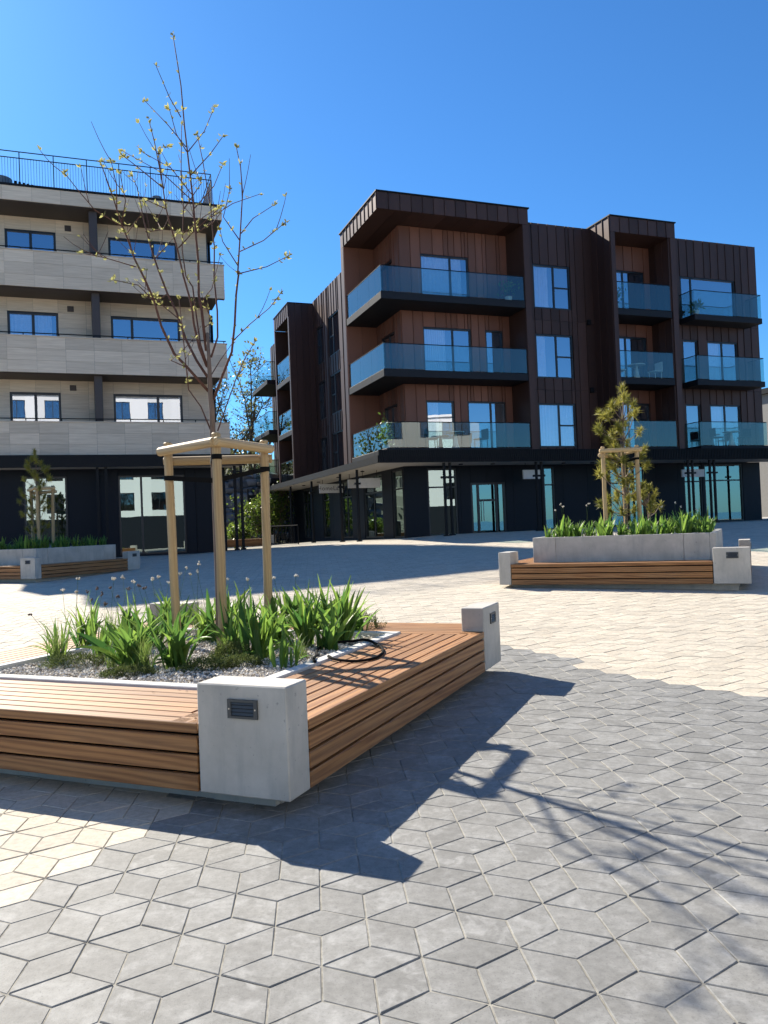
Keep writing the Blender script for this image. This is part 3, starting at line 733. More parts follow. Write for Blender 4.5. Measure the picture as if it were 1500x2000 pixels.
# ================================================================== planters (local frame: x = -b, y = a)
S = 4.2; CT_, CL_ = .22, .56; ZB, ZS, ZC = .10, .47, .69; BW = .76
def planter(M, z0, yaw, raised, label, name):
    BW = .76 if not raised else .52; RH = .93
    root = empty(name, (M[0], M[1], z0), -yaw); tag(root, label, 'planter', 'square bench planters on the plaza')
    ctr = np.array([-S / 2, S / 2])
    def side(k):                     # side frame: u along the side (0..S) from its start corner, d inward; k=0 is the right-hand side (u = y, d = -x)
        an = k * math.pi / 2
        ca, sa = math.cos(an), math.sin(an)
        def P(u, d):
            p = np.array([-d, u]) - ctr; return (ctr[0] + ca * p[0] - sa * p[1], ctr[1] + sa * p[0] + ca * p[1])
        return P, an + math.pi / 2
    for k in range(4):
        P, rz = side(k)
        # corner column of the far end: u S-CL..S, d 0..CT
        x, y = P(S - CL_ / 2, CT_ / 2)
        key = ('column',)
        if key not in _bc: _bc[key] = MB().box((-CL_ / 2, -CT_ / 2, -(ZC - ZB) / 2), (CL_ / 2, CT_ / 2, (ZC - ZB) / 2), .007).mesh('corner_block', M_CONC)
        cb = link('corner_block', _bc[key], root, (x, y, (ZC + ZB) / 2), (0, 0, rz))
        # louvre light on the outer face (outer = -y of the block frame)
        g = MB(); gw, ghh = .092, .05; gx0, gz_ = -.04, .17
        g.box((-gw, -CT_ / 2 - .012, gz_ - ghh), (gw, -CT_ / 2 - .001, gz_ - ghh + .013)); g.box((-gw, -CT_ / 2 - .012, gz_ + ghh - .013), (gw, -CT_ / 2 - .001, gz_ + ghh))
        g.box((-gw, -CT_ / 2 - .012, gz_ - ghh + .013), (-gw + .022, -CT_ / 2 - .001, gz_ + ghh - .013)); g.box((gw - .022, -CT_ / 2 - .012, gz_ - ghh + .013), (gw, -CT_ / 2 - .001, gz_ + ghh - .013))
        if 'gr' not in _bc: _bc['gr'] = g.mesh('louvre_light', M_GRILLE)
        gl = link('louvre_light', _bc['gr'], cb, (0.015 if k == 3 else .02, 0, 0))
        if 'gb' not in _bc:
            _bc['gb'] = MB().box((-gw + .022, -CT_ / 2 - .003, gz_ - ghh + .013), (gw - .022, -CT_ / 2 - .0012, gz_ + ghh - .013)).mesh('louvre_back', M_DARK)
            h_ = MB()
            for q in range(4):
                zz = gz_ - .033 + q * .019; h_.face([(-gw + .022, -CT_ / 2 - .010, zz), (gw - .022, -CT_ / 2 - .010, zz), (gw - .022, -CT_ / 2 - .0035, zz + .013), (-gw + .022, -CT_ / 2 - .0035, zz + .013)])
            _bc['gs'] = h_.mesh('louvre', M_GRILLE)
            h_ = MB()
            for q in (-1, 1): h_.tube([(q * (gw - .011), -CT_ / 2 - .0145, gz_), (q * (gw - .011), -CT_ / 2 - .0121, gz_)], .0045, 8)
            _bc['gw'] = h_.mesh('screw', M_SCREW)
        link('louvre_back', _bc['gb'], gl); link('louvre', _bc['gs'], gl); link('screw', _bc['gw'], gl)
        # seat slats (run along u)
        ns = 7 if not raised else 5; pitch = BW / ns; gapw = .014
        for i in range(ns):
            d0, d1 = i * pitch, (i + 1) * pitch - gapw
            ua = CT_ + .008 if d1 < CL_ else .004
            ub = S - CL_ - .008 if d0 < CT_ - .03 else S - BW - .006
            th = .055 if i == 0 else .04
            x, y = P((ua + ub) / 2, (d0 + d1) / 2); L = ub - ua
            key = ('slat', round(L, 3), th, ns)
            if key not in _bc: _bc[key] = MB().box((-L / 2, -(d1 - d0) / 2, -th), (L / 2, (d1 - d0) / 2, 0), .004).mesh('seat_slat', M_WOOD)
            link('seat_slat', _bc[key], root, (x, y, ZS), (0, 0, rz))
        # front boards
        ua, ub = CT_ + .012, S - CL_ - .012; zb = [ZB + i * .1045 for i in range(4)]
        for i in range(3):
            L = ub - ua; x, y = P((ua + ub) / 2, .018); hz = .0885
            key = ('board', round(L, 3))
            if key not in _bc: _bc[key] = MB().box((-L / 2, -.016, 0), (L / 2, .016, hz), .004).mesh('front_board', M_WOOD)
            link('front_board', _bc[key], root, (x, y, zb[i]), (0, 0, rz))
        # dark frame behind boards, plinth
        x, y = P(S / 2, .20); L = S - .3
        if 'sub' not in _bc:
            _bc['sub'] = MB().box((-L / 2, -.155, ZB + .01), (L / 2, .3, ZS - .06)).mesh('sub_frame', M_RUB)
            _bc['pl'] = MB().box((-(S - .46) / 2, -.04, -.5), ((S - .46) / 2 - .09, .05, ZB + .008)).mesh('plinth', M_CONC)
            _bc['pl2'] = MB().box((-.2, -.045, -.5), (.2, .05, ZB - .002)).mesh('plinth', M_CONC)
        link('sub_frame', _bc['sub'], root, (x, y, 0), (0, 0, rz))
        x, y = P(S / 2, .23); link('plinth', _bc['pl'], root, (x, y, 0), (0, 0, rz))
        x, y = P(S - .40, .225); link('plinth', _bc['pl2'], root, (x, y, 0), (0, 0, rz))
        # kerb or raised wall
        if not raised:
            x, y = P(S / 2, BW + .05); L = S - 2 * BW
            if 'kerb' not in _bc: _bc['kerb'] = MB().box((-L / 2, -.05, .1), (L / 2 - .102, .05, ZS + .018), .006).mesh('kerb', M_KERB)
            link('kerb', _bc['kerb'], root, (x, y, 0), (0, 0, rz))
        else:
            L = S - 2 * BW; hts = [(-L / 2, -L / 2 + .42), (-L / 2 + .424, L / 2 - .52), (L / 2 - .516, L / 2 - .102)]
            for q, (a, b) in enumerate(hts):
                key = ('rw', q, BW)
                if key not in _bc: _bc[key] = MB().box((a, -.05, .1), (b, .05, RH), .006).mesh('planter_wall_panel', M_CONC)
                x, y = P(S / 2, BW + .05); link('planter_wall_panel', _bc[key], root, (x, y, 0), (0, 0, rz))
    zt_ = .455 if not raised else RH - .04
    a, b = BW + .102, S - BW - .102
    MB().box((-b, a, .05), (-a, b, zt_ - .012)).build('gravel_base', M_SOIL, root)
    # loose gravel
    rg = np.random.default_rng(5 + int(raised) + int(abs(M[0]) * 3)); npb = 11000 if not raised else 2600
    X = rg.uniform(-b + .01, -a - .01, npb); Y = rg.uniform(a + .01, b - .01, npb); sz = rg.uniform(.009, .021, npb) * (1 if not raised else 1.7)
    Z = zt_ - .012 + rg.uniform(0, .02, npb)
    oc = np.array([[1, 0, 0], [-1, 0, 0], [0, 1, 0], [0, -1, 0], [0, 0, .7], [0, 0, -.7]], float); of = np.array([[0, 2, 4], [2, 1, 4], [1, 3, 4], [3, 0, 4], [2, 0, 5], [1, 2, 5], [3, 1, 5], [0, 3, 5]])
    an = rg.uniform(0, 6.28, npb); ct, st = np.cos(an), np.sin(an)
    vv = oc[None] * sz[:, None, None] * rg.uniform(.6, 1.2, (npb, 6, 1))
    V = np.stack([vv[..., 0] * ct[:, None] - vv[..., 1] * st[:, None] + X[:, None], vv[..., 0] * st[:, None] + vv[..., 1] * ct[:, None] + Y[:, None], vv[..., 2] + Z[:, None]], -1).reshape(-1, 3)
    F = (np.arange(npb)[:, None, None] * 6 + of[None]).reshape(-1, 3)
    me = bpy.data.meshes.new('gravel'); me.from_pydata(V.tolist(), [], F.tolist()); me.materials.append(M_GRAVEL)
    at = me.attributes.new('tone', 'FLOAT', 'FACE'); at.data.foreach_set('value', np.repeat(rg.random(npb), 8)); me.update()
    tag(link('gravel', me, root), kind='stuff')
    return root
YAW = R(24)
MN = at_z(567, 1568, ZB)[:2]
PN = planter(MN, 0., R(23.2), False, 'near square planter bench of larch slats with gravel bed and concrete corner blocks', 'bench_planter')
MR = at_z(1468, 1140, .33)[:2]; gR = .23
PR = planter(MR, gR, R(25), True, 'sunlit raised concrete planter with larch bench standing before the bronze building', 'bench_planter')
ML = at_z(69, 1131, .42)[:2]; gL = .32
PL = planter(ML, gL, YAW, True, 'shaded raised concrete planter with larch bench by the stone building', 'bench_planter')
def pw(root, M, yaw, a, b, z):      # planter coordinates -> world
    A = np.array([math.sin(yaw), math.cos(yaw)]); B = np.array([-math.cos(yaw), math.sin(yaw)])
    p = np.array(M) + A * a + B * b; return np.array([p[0], p[1], root.location.z + z])

# ================================================================== stakes
def stake_set(tops, base_z, splay, label, th, rails, strap_to, cat='tree stake', far=False):
    """tops: list of (x, y, ztop)"""
    root = empty('tree_stakes', (np.mean([p[0] for p in tops]), np.mean([p[1] for p in tops]), base_z)); o = np.array(root.location)
    cen = o[:2]
    feet = []
    for (x, y, zt_) in tops:
        out = np.array([x, y]) - cen; ft = np.array([x, y]) + out * splay; feet.append(ft)
        m = MB(); k = 7; pts = []
        for i in range(k):
            f = i / (k - 1); p = ft * (1 - f) + np.array([x, y]) * f
            pts.append((p[0] - o[0] + rnd.gauss(0, .002), p[1] - o[1] + rnd.gauss(0, .002), -.15 + (zt_ - base_z + .15) * f))
        pts.append((pts[-1][0], pts[-1][1], pts[-1][2] + .012)); m.tube(pts, [th] * k + [th * .72], 14)
        m.build('stake', M_STAKE, root, smooth=False)
    for (i, j, dz) in rails:
        a = np.array([*tops[i][:2], tops[i][2] - .075 + dz]); b = np.array([*tops[j][:2], tops[j][2] - .075 + dz]); d = (b - a) / np.linalg.norm(b - a)
        a = a - d * (.075 if th > .035 else .03); b = b + d * (.05 if th > .035 else .03); off = np.array([d[1], -d[0], 0]) * th * 1.15
        pts = [a + off - o, a + d * .02 + off - o, b - d * .02 + off - o, b + off - o]
        # rail lies along local x so that the grain follows it
        L = np.linalg.norm(b - a); rail = MB(); hw = th * 1.05
        rail.tube([(-L / 2, 0, 0), (-L / 2 + .012, 0, 0), (L / 2 - .012, 0, 0), (L / 2, 0, 0)], [hw * .75, hw, hw, hw * .75], 14)
        cpos = (a + b) / 2 + off - o
        rail.build('cross_rail', M_RAIL, root, cpos, (0, -math.asin(d[2]), math.atan2(d[1], d[0])))
    for (i, target, zz) in strap_to:
        a = np.array([*tops[i][:2], zz]) - o; b = np.array(target) - o
        d = b - a; d /= np.linalg.norm(d); s_ = np.array([-d[1], d[0], 0]); s_ /= np.linalg.norm(s_)
        m = MB(); hgt = .022
        for sg in (-1, 1):
            p, q = a + s_ * sg * (th + .004), b + s_ * sg * .032
            n_ = s_ * .002
            m.face([p - (0, 0, hgt), q - (0, 0, hgt), q + (0, 0, hgt), p + (0, 0, hgt)]); m.face([p + n_ - (0, 0, hgt), q + n_ - (0, 0, hgt), q + n_ + (0, 0, hgt), p + n_ + (0, 0, hgt)])
        m.tube([a - (0, 0, hgt), a + (0, 0, hgt)], th + .006, 14, cap=False)
        m.build('strap', M_RUB, root)
    tag(root, label, cat); return root
ZG = .46
trunkN = np.array([-1.555, 7.28])
st = [(-1.44, 6.87, 2.36), (-1.13, 7.59, 2.36), (-2.02, 7.45, 2.36)]
stake_set(st, ZG, -.05, 'three pale round wooden stakes with cross rails around the bare young tree', .041, [(2, 0, 0), (0, 1, .0), (1, 2, -.09)],
          [(0, (*trunkN, 2.14), 2.16), (1, (*trunkN, 1.98), 2.09), (2, (*trunkN, 1.98), 2.03)])

# ================================================================== bare young tree
def px_path(pts, Y0, Y1):
    n = len(pts); return [at_y(x, y, Y0 + (Y1 - Y0) * i / (n - 1)) for i, (x, y) in enumerate(pts)]
def z7(*p): return [(110 + x / 3.125, 40 + y / 3.125) for x, y in p]
def z8(*p): return [(110 + x / 3.125, 480 + y / 3.125) for x, y in p]
tree = empty('bare_young_tree', (*trunkN, ZG)); to = np.array(tree.location)
tag(tree, 'slender young tree with bare reddish branches and first pale leaves inside wooden stakes', 'tree')
Y0 = trunkN[1]
tb = [(trunkN[0], Y0, ZG - .05), (trunkN[0] + .002, Y0, 1.1), (trunkN[0], Y0, 1.8)] + [tuple(at_y(x, y, Y0)) for x, y in ((414, 800), (411, 770), (409, 720), (405, 650))]
m = MB().tube([np.array(p) - to for p in tb], [.034, .030, .028, .026, .025, .020, .014], 10); m.build('trunk', M_BARK, tree, smooth=True)
limbs = [
 (z8((930, 890), (800, 740), (720, 660), (640, 490), (590, 330), (540, 200), (480, 80)) + z7((430, 1330), (400, 1250), (340, 1080), (290, 930), (270, 870)), -.75, .014),
 (z8((922, 800), (860, 700), (790, 570), (730, 400), (680, 290), (620, 140), (580, 20)) + z7((560, 1330), (530, 1200), (510, 1100), (490, 1010), (460, 950)), .7, .013),
 (z8((920, 740), (870, 620), (840, 480), (825, 350), (780, 190), (740, 20)) + z7((700, 1250), (670, 1150), (640, 970), (600, 740), (570, 630)), -.4, .012),
 (z8((915, 640), (890, 400), (872, 300), (870, 100)) + z7((850, 1250), (830, 1100), (805, 870), (780, 640), (760, 400), (735, 230), (710, 80)), .15, .014),
 (z8((945, 680), (985, 560), (980, 400), (960, 200), (965, 0)) + z7((960, 1350), (940, 1150), (890, 850), (860, 700)), .55, .010),
 (z8((960, 940), (1010, 800), (1070, 650), (1090, 480), (1100, 300), (1110, 150)) + z7((1110, 1550), (1120, 1300), (1135, 1050), (1125, 890), (1100, 780)), -.3, .013),
 (z8((930, 760), (880, 600), (850, 420), (835, 250)) + z7((790, 1560), (770, 1400), (780, 1150), (765, 900), (765, 640)), .3, .009),
 (z8((940, 1120), (880, 980), (810, 880), (790, 740), (770, 540), (750, 330)), -.5, .007),
 (z8((985, 1130), (1050, 950), (1100, 800), (1150, 680), (1210, 590)), .35, .007),
 (z8((945, 790), (1000, 700), (1070, 600)), .2, .006)]
subs = [  # from limb index, path
 (5, z8((1080, 580), (1180, 480), (1300, 380), (1370, 290)), -.7), (5, z8((1112, 170), (1280, 130), (1420, 60)), -.1),
 (5, z7((1120, 1410), (1260, 1340), (1400, 1230)), -.6), (5, z7((1128, 1300), (1200, 1210), (1330, 1125)), .1), (5, z7((1110, 1500), (1010, 1350), (1000, 1280)), .2),
 (5, z7((1118, 1340), (1020, 1200), (1060, 1030)), .3), (4, z7((945, 1200), (1080, 1120), (1240, 1060)), .6),
 (0, z7((400, 1255), (240, 1160), (130, 1030), (50, 930)), -.9), (0, z7((490, 1505), (300, 1450), (160, 1420)), -.2), (0, z8((590, 330), (500, 240), (350, 210)), -.9),
 (0, z7((400, 1230), (420, 1100), (390, 940)), -.4), (0, z7((370, 1170), (370, 1000), (335, 860)), -.7), (1, z7((600, 1460), (680, 1360), (740, 1300)), .4), (1, z7((520, 1180), (430, 1300), (380, 1290)), .8),
 (1, z7((545, 1290), (640, 1280), (600, 1190)), .9), (1, z8((680, 290), (620, 340), (540, 310)), .2), (1, z8((740, 440), (640, 350), (600, 310)), .1),
 (3, z7((760, 590), (690, 470), (610, 280)), -.1), (3, z7((790, 770), (680, 640), (540, 490)), .4), (3, z7((795, 800), (730, 690), (690, 540)), -.3), (3, z7((805, 800), (900, 680), (965, 530)), .4),
 (3, z7((815, 950), (940, 810), (1015, 710)), -.2), (3, z7((825, 1060), (700, 900), (520, 800)), -.5), (3, z7((830, 1100), (640, 930), (410, 800)), .5), (3, z7((840, 1150), (960, 1010), (1015, 880)), .3),
 (2, z7((650, 1020), (500, 900), (400, 820)), -.8), (2, z7((670, 1150), (560, 1100), (540, 1110)), -.2), (2, z7((640, 970), (620, 780), (680, 770)), -.3), (6, z7((775, 1300), (900, 1200), (1010, 1130)), .1),
 (6, z7((780, 1150), (880, 1000), (860, 940)), .2), (3, z7((850, 1300), (960, 1230), (1050, 1110)), .5), (2, z7((745, 1390), (830, 1300), (990, 1150)), .0), (3, z8((880, 350), (950, 260), (1000, 60)), .2),
 (8, z8((1100, 800), (1140, 760), (1130, 720)), .5), (3, z8((900, 500), (950, 470), (920, 380)), .1), (7, z8((790, 740), (700, 700), (770, 640)), -.4)]
crown = MB(); tips = []; along = []
def limb(path, Ya, Yb, r0, r1, n=6):
    W = px_path(path, Ya, Yb)
    W = [p + np.array([rnd.gauss(0, .004), 0, rnd.gauss(0, .004)]) if 0 < i < len(W) - 1 else p for i, p in enumerate(W)]
    crown.tube([p - to for p in W], [r0 + (r1 - r0) * i / (len(W) - 1) for i in range(len(W))], n)
    return W
LW = []
for path, dy, r0 in limbs:
    W = limb(path, Y0, Y0 + dy, r0, .0035); LW.append((path, dy)); tips.append((W[-1], W[-1] - W[-2]))
    for i in range(3, len(W)):
        for q in range(3): t_ = rnd.random(); along.append((W[i - 1] * (1 - t_) + W[i] * t_, W[i] - W[i - 1]))
for li, path, dy in subs:
    # depth where the twig leaves its limb
    lp, ldy = LW[li]; x0, y0 = path[0]
    k = min(range(len(lp)), key=lambda i: (lp[i][0] - x0) ** 2 + (lp[i][1] - y0) ** 2); Ys = Y0 + ldy * k / (len(lp) - 1)
    W = limb(path, Ys, Ys + dy * .8, .0055, .0028, 5); tips.append((W[-1], W[-1] - W[-2]))
    for i in range(1, len(W)):
        for q in range(4): t_ = rnd.random(); along.append((W[i - 1] * (1 - t_) + W[i] * t_, W[i] - W[i - 1]))
crown.build('branches', M_TWIG, tree, smooth=True); crown = MB()
for k in range(70):
    p, d = along[rnd.randrange(len(along))]
    if p[2] > 5.2: continue
    d = d / np.linalg.norm(d); q = p.copy(); pts = [q.copy()]; dd = d * .7 + np.array([rnd.gauss(0, .55), rnd.gauss(0, .6), rnd.uniform(.1, .6)])
    for j in range(3): dd = dd / np.linalg.norm(dd) + np.array([0, 0, .18]); q = q + dd / np.linalg.norm(dd) * rnd.uniform(.05, .13); pts.append(q.copy())
    crown.tube([v - to for v in pts], [.0032, .0028, .0024, .0018], 4); along.append((pts[-1], pts[-1] - pts[-2]))
tag(crown.build('twigs', M_TWIG, tree), kind='stuff')
lv = MB(); tones = []
def sprig(p, d, n, L):
    d = d / np.linalg.norm(d)
    for i in range(n):
        a = d * .7 + np.array([rnd.gauss(0, .75), rnd.gauss(0, .75), rnd.gauss(.2, .5)]); a /= np.linalg.norm(a)
        b = np.cross(a, [rnd.gauss(0, 1), rnd.gauss(0, 1), rnd.gauss(0, 1)]); b /= np.linalg.norm(b); l = L * rnd.uniform(.6, 1.3); w_ = l * .24
        o = p - to; mid = o + a * l * .5 + np.cross(a, b) * l * .12
        lv.face([o, mid + b * w_, o + a * l, mid - b * w_]); tones.append(rnd.random() * .99)
for p, d in tips: sprig(p, d, 6, .048)
for p, d in along:
    if rnd.random() < .62: sprig(p, d, rnd.choice((1, 2, 3, 4)), .042)
for q in range(10):
    p, d = along[rnd.randrange(len(along))]; sprig(p, d, 4, .05)
lm = lv.mesh('young_leaves', M_BUD); at = lm.attributes.new('tone', 'FLOAT', 'FACE'); at.data.foreach_set('value', tones)
tag(link('young_leaves', lm, tree), kind='stuff')

# ================================================================== planting in the near bed
def leaf_mesh(L, wd, t0, t1, seed):
    """strap leaf growing from the origin outward along +x, tilt from vertical t0 -> t1"""
    rg = random.Random(seed); n = 9; p = np.array([0., 0, 0]); rows = []; tw = rg.uniform(-.3, .3)
    for i in range(n + 1):
        f = i / n; an = t0 + (t1 - t0) * f ** 1.8
        wv = wd * (math.sin(math.pi * min(1, .18 + .82 * f) ** .8) ** .75 if f < 1 else 0.02) * (.55 + .45 * min(1, f * 3))
        wv = max(wv, .002); nrm = np.array([-math.cos(an), 0, math.sin(an)]); lat = np.array([0, math.cos(tw * f), 0]) + nrm * math.sin(tw * f)
        rows.append((p - lat * wv / 2 + nrm * wv * .22, p.copy(), p + lat * wv / 2 + nrm * wv * .22))
        p = p + np.array([math.sin(an), 0, math.cos(an)]) * L / n
    m = MB()
    for a, b in zip(rows, rows[1:]):
        m.face([a[0], b[0], b[1], a[1]]); m.face([a[1], b[1], b[2], a[2]])
    return m.mesh('leaf', M_LEAF, True)
leafs = [leaf_mesh(.37, .062, .28, .75, 1), leaf_mesh(.39, .054, .45, 1.25, 2), leaf_mesh(.34, .064, .6, 1.7, 3), leaf_mesh(.31, .055, .65, 2.3, 4), leaf_mesh(.41, .047, .14, .5, 5), leaf_mesh(.27, .056, .85, 2.8, 6), leaf_mesh(.36, .078, .45, .9, 7)]
narrow = [leaf_mesh(.42, .030, .1, .5, 11), leaf_mesh(.40, .026, .25, 1.1, 12), leaf_mesh(.36, .028, .4, 1.5, 13), leaf_mesh(.45, .024, .05, .35, 14)]
def strap_plant(x, y, n, sc_, label, kinds, lean=0.):
    P = at_z(x, y, ZG); r_ = empty('strap_leaf_plant', (P[0], P[1], ZG - .01), rnd.uniform(0, 6.28))
    n = int(n * 2.2)
    for i in range(n):
        k = kinds[i % len(kinds)] if rnd.random() < .72 else rnd.choice(narrow); s_ = sc_ * rnd.uniform(.75, 1.38)
        link('leaf', k, r_, (rnd.gauss(0, .045), rnd.gauss(0, .045), 0), (rnd.gauss(0, .16), rnd.gauss(0, .12), i * 2.4 + rnd.uniform(-.4, .4)), (s_, s_ * rnd.uniform(.85, 1.2), s_))
    tag(r_, label, 'plant', 'strap-leaved plants in the near gravel bed')
plants = [
 (165, 1262, 11, .95, 'narrow-leaved green plant second from the left end of the near bed', narrow + leafs[:2]),
 (112, 1285, 12, .72, 'arching narrow-leaved plant at the extreme left of the near bed', narrow + [leafs[2]]),
 (255, 1300, 16, 1.02, 'broad-leaved plant leaning left in front of the left stake', [leafs[6], leafs[0], leafs[1], leafs[6], leafs[2]]),
 (345, 1302, 15, 1.08, 'large broad-leaved plant directly in front of the left wooden stake', [leafs[6], leafs[4], leafs[0], leafs[2], leafs[5]]),
 (300, 1262, 14, .95, 'leafy plant behind the two large broad-leaved plants at left', leafs),
 (400, 1250, 12, .9, 'leafy green plant just left of the tree trunk', leafs),
 (462, 1275, 13, .95, 'upright green plant just right of the middle stake', narrow + leafs[:3]),
 (505, 1285, 12, .95, 'upright bright plant with a drooping dark leaf, near the corner block', [leafs[4], leafs[5], leafs[0], narrow[0]]),
 (562, 1302, 7, .72, 'small pale strap-leaved plant at the bed edge behind the corner block', [leafs[4], leafs[3], leafs[0], leafs[5]]),
 (540, 1250, 15, 1.0, 'dense leafy plant around the foot of the right stake', leafs),
 (600, 1262, 14, 1.02, 'upright leafy plant between right stake and hose loop', [leafs[4], leafs[0], leafs[1], narrow[1]]),
 (628, 1232, 14, 1.05, 'tall leafy plant behind the hose loop', leafs),
 (668, 1252, 15, 1.1, 'tall broad-leaved plant at the right end of the near bed', [leafs[4], leafs[0], leafs[6], leafs[3], leafs[1]]),
 (690, 1235, 10, .95, 'low arching leafy plant at the far right corner of the near bed', [leafs[1], leafs[2], leafs[3], leafs[5]]),
 (205, 1283, 12, .85, 'leafy plant third from the left end of the near bed', narrow + leafs[1:4]), (250, 1245, 12, .9, 'leafy plant at the back left of the bed behind the leaning plant', leafs),
 (432, 1250, 13, .95, 'leafy plant at the foot of the bare tree trunk', leafs), (520, 1265, 12, .9, 'leafy plant in front of the right stake', leafs[:4]), (645, 1268, 10, .85, 'leafy plant beside the kerb left of the hose loop', leafs),
 (330, 1222, 12, .9, 'leafy plant at the very back of the bed behind the left stake', leafs), (450, 1220, 12, .95, 'leafy plant at the very back of the bed behind the trunk', leafs), (610, 1222, 13, .95, 'leafy plant at the very back of the bed towards the right end', leafs),
 (345, 1240, 12, .9, 'leafy plant standing behind the left stake', leafs), (480, 1232, 12, .95, 'leafy plant standing behind the middle stake', leafs),
 (570, 1222, 12, .95, 'leafy plant at the back of the bed behind the right stake', leafs)]
for x, y, n, s_, lb, kd in plants: strap_plant(x, y, n, s_, lb, kd)
def tuft_mesh(n, L, spread, seed, w_=.006):
    rg = random.Random(seed); m = MB(); tn = []
    for i in range(n):
        an = rg.uniform(0, 6.28); t0 = abs(rg.gauss(0, .25)); t1 = t0 + rg.uniform(.2, spread); l = L * rg.uniform(.5, 1.1); p = np.array([rg.gauss(0, .025), rg.gauss(0, .025), 0]); k = 5
        d = np.array([math.cos(an), math.sin(an), 0]); la = np.array([-d[1], d[0], 0]); pr_ = None
        for j in range(k + 1):
            f = j / k; a = t0 + (t1 - t0) * f; ww = w_ * (1 - f * .85)
            q = (p - la * ww / 2, p + la * ww / 2)
            if pr_: m.face([pr_[0], pr_[1], q[1], q[0]]); tn.append(i / n * .99)
            pr_ = q; p = p + (d * math.sin(a) + np.array([0, 0, 1]) * math.cos(a)) * l / k
    me = m.mesh('grass_tuft', M_GRASS); at = me.attributes.new('tone', 'FLOAT', 'FACE'); at.data.foreach_set('value', tn); return me
tufts = [tuft_mesh(90, .34, 1.2, 1), tuft_mesh(70, .26, 1.4, 2), tuft_mesh(60, .18, 1.5, 3)]
for x, y, k, s_, lb in [(112, 1292, 0, 1.15, 'fine grass tuft at the left end of the near bed'), (285, 1312, 0, 1.05, 'dense dark grass tuft between the two large plants at left'), (432, 1285, 1, .9, 'yellowish grass tuft at the foot of the middle stake'),
                        (220, 1302, 2, 1.0, 'short grass tuft among gravel left of the dense tuft'), (590, 1285, 2, .9, 'short grass tuft at the bed edge near the hose'), (390, 1230, 0, 1.1, 'tall grass tuft behind the tree trunk'), (215, 1250, 0, 1.1, 'tall grass tuft behind the left plants')]:
    P = at_z(x, y, ZG); tag(link('grass_tuft', tufts[k], None, (P[0], P[1], ZG - .005), (0, 0, rnd.uniform(0, 6)), (s_,) * 3), lb, 'grass', 'grass tufts in the near bed')
# slender flower stems
def flower(P, h, lean, mat):
    m = MB(); hd = MB(); top = np.array([lean[0], lean[1], h])
    m.tube([(0, 0, 0), (lean[0] * .3, lean[1] * .3, h * .5), top], .0016, 4)
    for i in range(7):
        c = top + np.array([rnd.gauss(0, .009), rnd.gauss(0, .009), rnd.gauss(.004, .008)]); r_ = rnd.uniform(.007, .012)
        for a, b, d in ((1, 1, 1), (-1, 1, 1), (1, -1, 1), (-1, -1, 1), (1, 1, -1), (-1, 1, -1), (1, -1, -1), (-1, -1, -1)):
            hd.face([c + (a * r_, 0, 0), c + (0, b * r_, 0), c + (0, 0, d * r_)])
    r_ = empty('flower_stem', P); m.build('stem', M_GRASS, r_); hd.build('flower_head', mat, r_); return r_
fpx = [(152, 1131), (122, 1153), (150, 1155), (223, 1130), (240, 1128), (262, 1136), (297, 1131), (310, 1128), (363, 1110), (385, 1116), (388, 1102), (370, 1120), (352, 1121), (170, 1155), (60, 1200), (190, 1150), (200, 1160), (215, 1148), (230, 1165), (250, 1150), (270, 1145), (282, 1150), (180, 1172), (205, 1180), (330, 1138), (345, 1130), (445, 1132), (484, 1133), (535, 1128), (578, 1125)]
for i, (x, y) in enumerate(fpx):
    bx = x + rnd.uniform(-25, 35); by = rnd.uniform(1232, 1270); bx = max(100, bx); P = at_z(bx, by, ZG); T = at_y(x, y, P[1] + rnd.uniform(-.1, .1))
    pale = y < 1140 or i < 3
    f = flower((P[0], P[1], ZG), T[2] - ZG, (T[0] - P[0], T[1] - P[1]), M_FLOWER if pale else M_SEED)
    tag(f, 'thin stem with a pale round flower head above the near bed' if pale else 'thin stem with a dark seed head above the near bed', 'flower', 'pale flower stems in the near bed' if pale else 'dark seed stems in the near bed')
# moss cushions
for x, y, s_, lb in [(405, 1306, (.17, .10, .05), 'green mossy cushion behind the corner block, left'), (468, 1300, (.16, .09, .05), 'green mossy cushion behind the corner block, right'), (150, 1300, (.22, .12, .06), 'grey-green mossy cushion at the left of the near bed'), (250, 1318, (.16, .08, .04), 'flat mossy cushion at the front edge of the near bed'), (455, 1288, (.14, .09, .09), 'dark cushion under the upright plant by the middle stake'), (700, 1228, (.2, .14, .10), 'dark green cushion at the far right end of the bed')]:
    P = at_z(x, y, ZG); rg = np.random.default_rng(int(x)); q = rg.normal(size=(3200, 3)); q /= np.linalg.norm(q, axis=1)[:, None]; q[:, 2] = np.abs(q[:, 2]); q *= rg.uniform(.75, 1, (3200, 1))
    q = q * np.array(s_) * (1.25, 1.25, 1.7) * (1 + .25 * np.sin(q[:, :1] * 9) * np.cos(q[:, 1:2] * 8))
    tag(link('moss_cushion', cloud_mesh('moss_cushion', q, .016, M_MOSS, .9, int(x)), None, (P[0], P[1], ZG - .005)), lb, 'moss', 'moss cushions in the near bed')
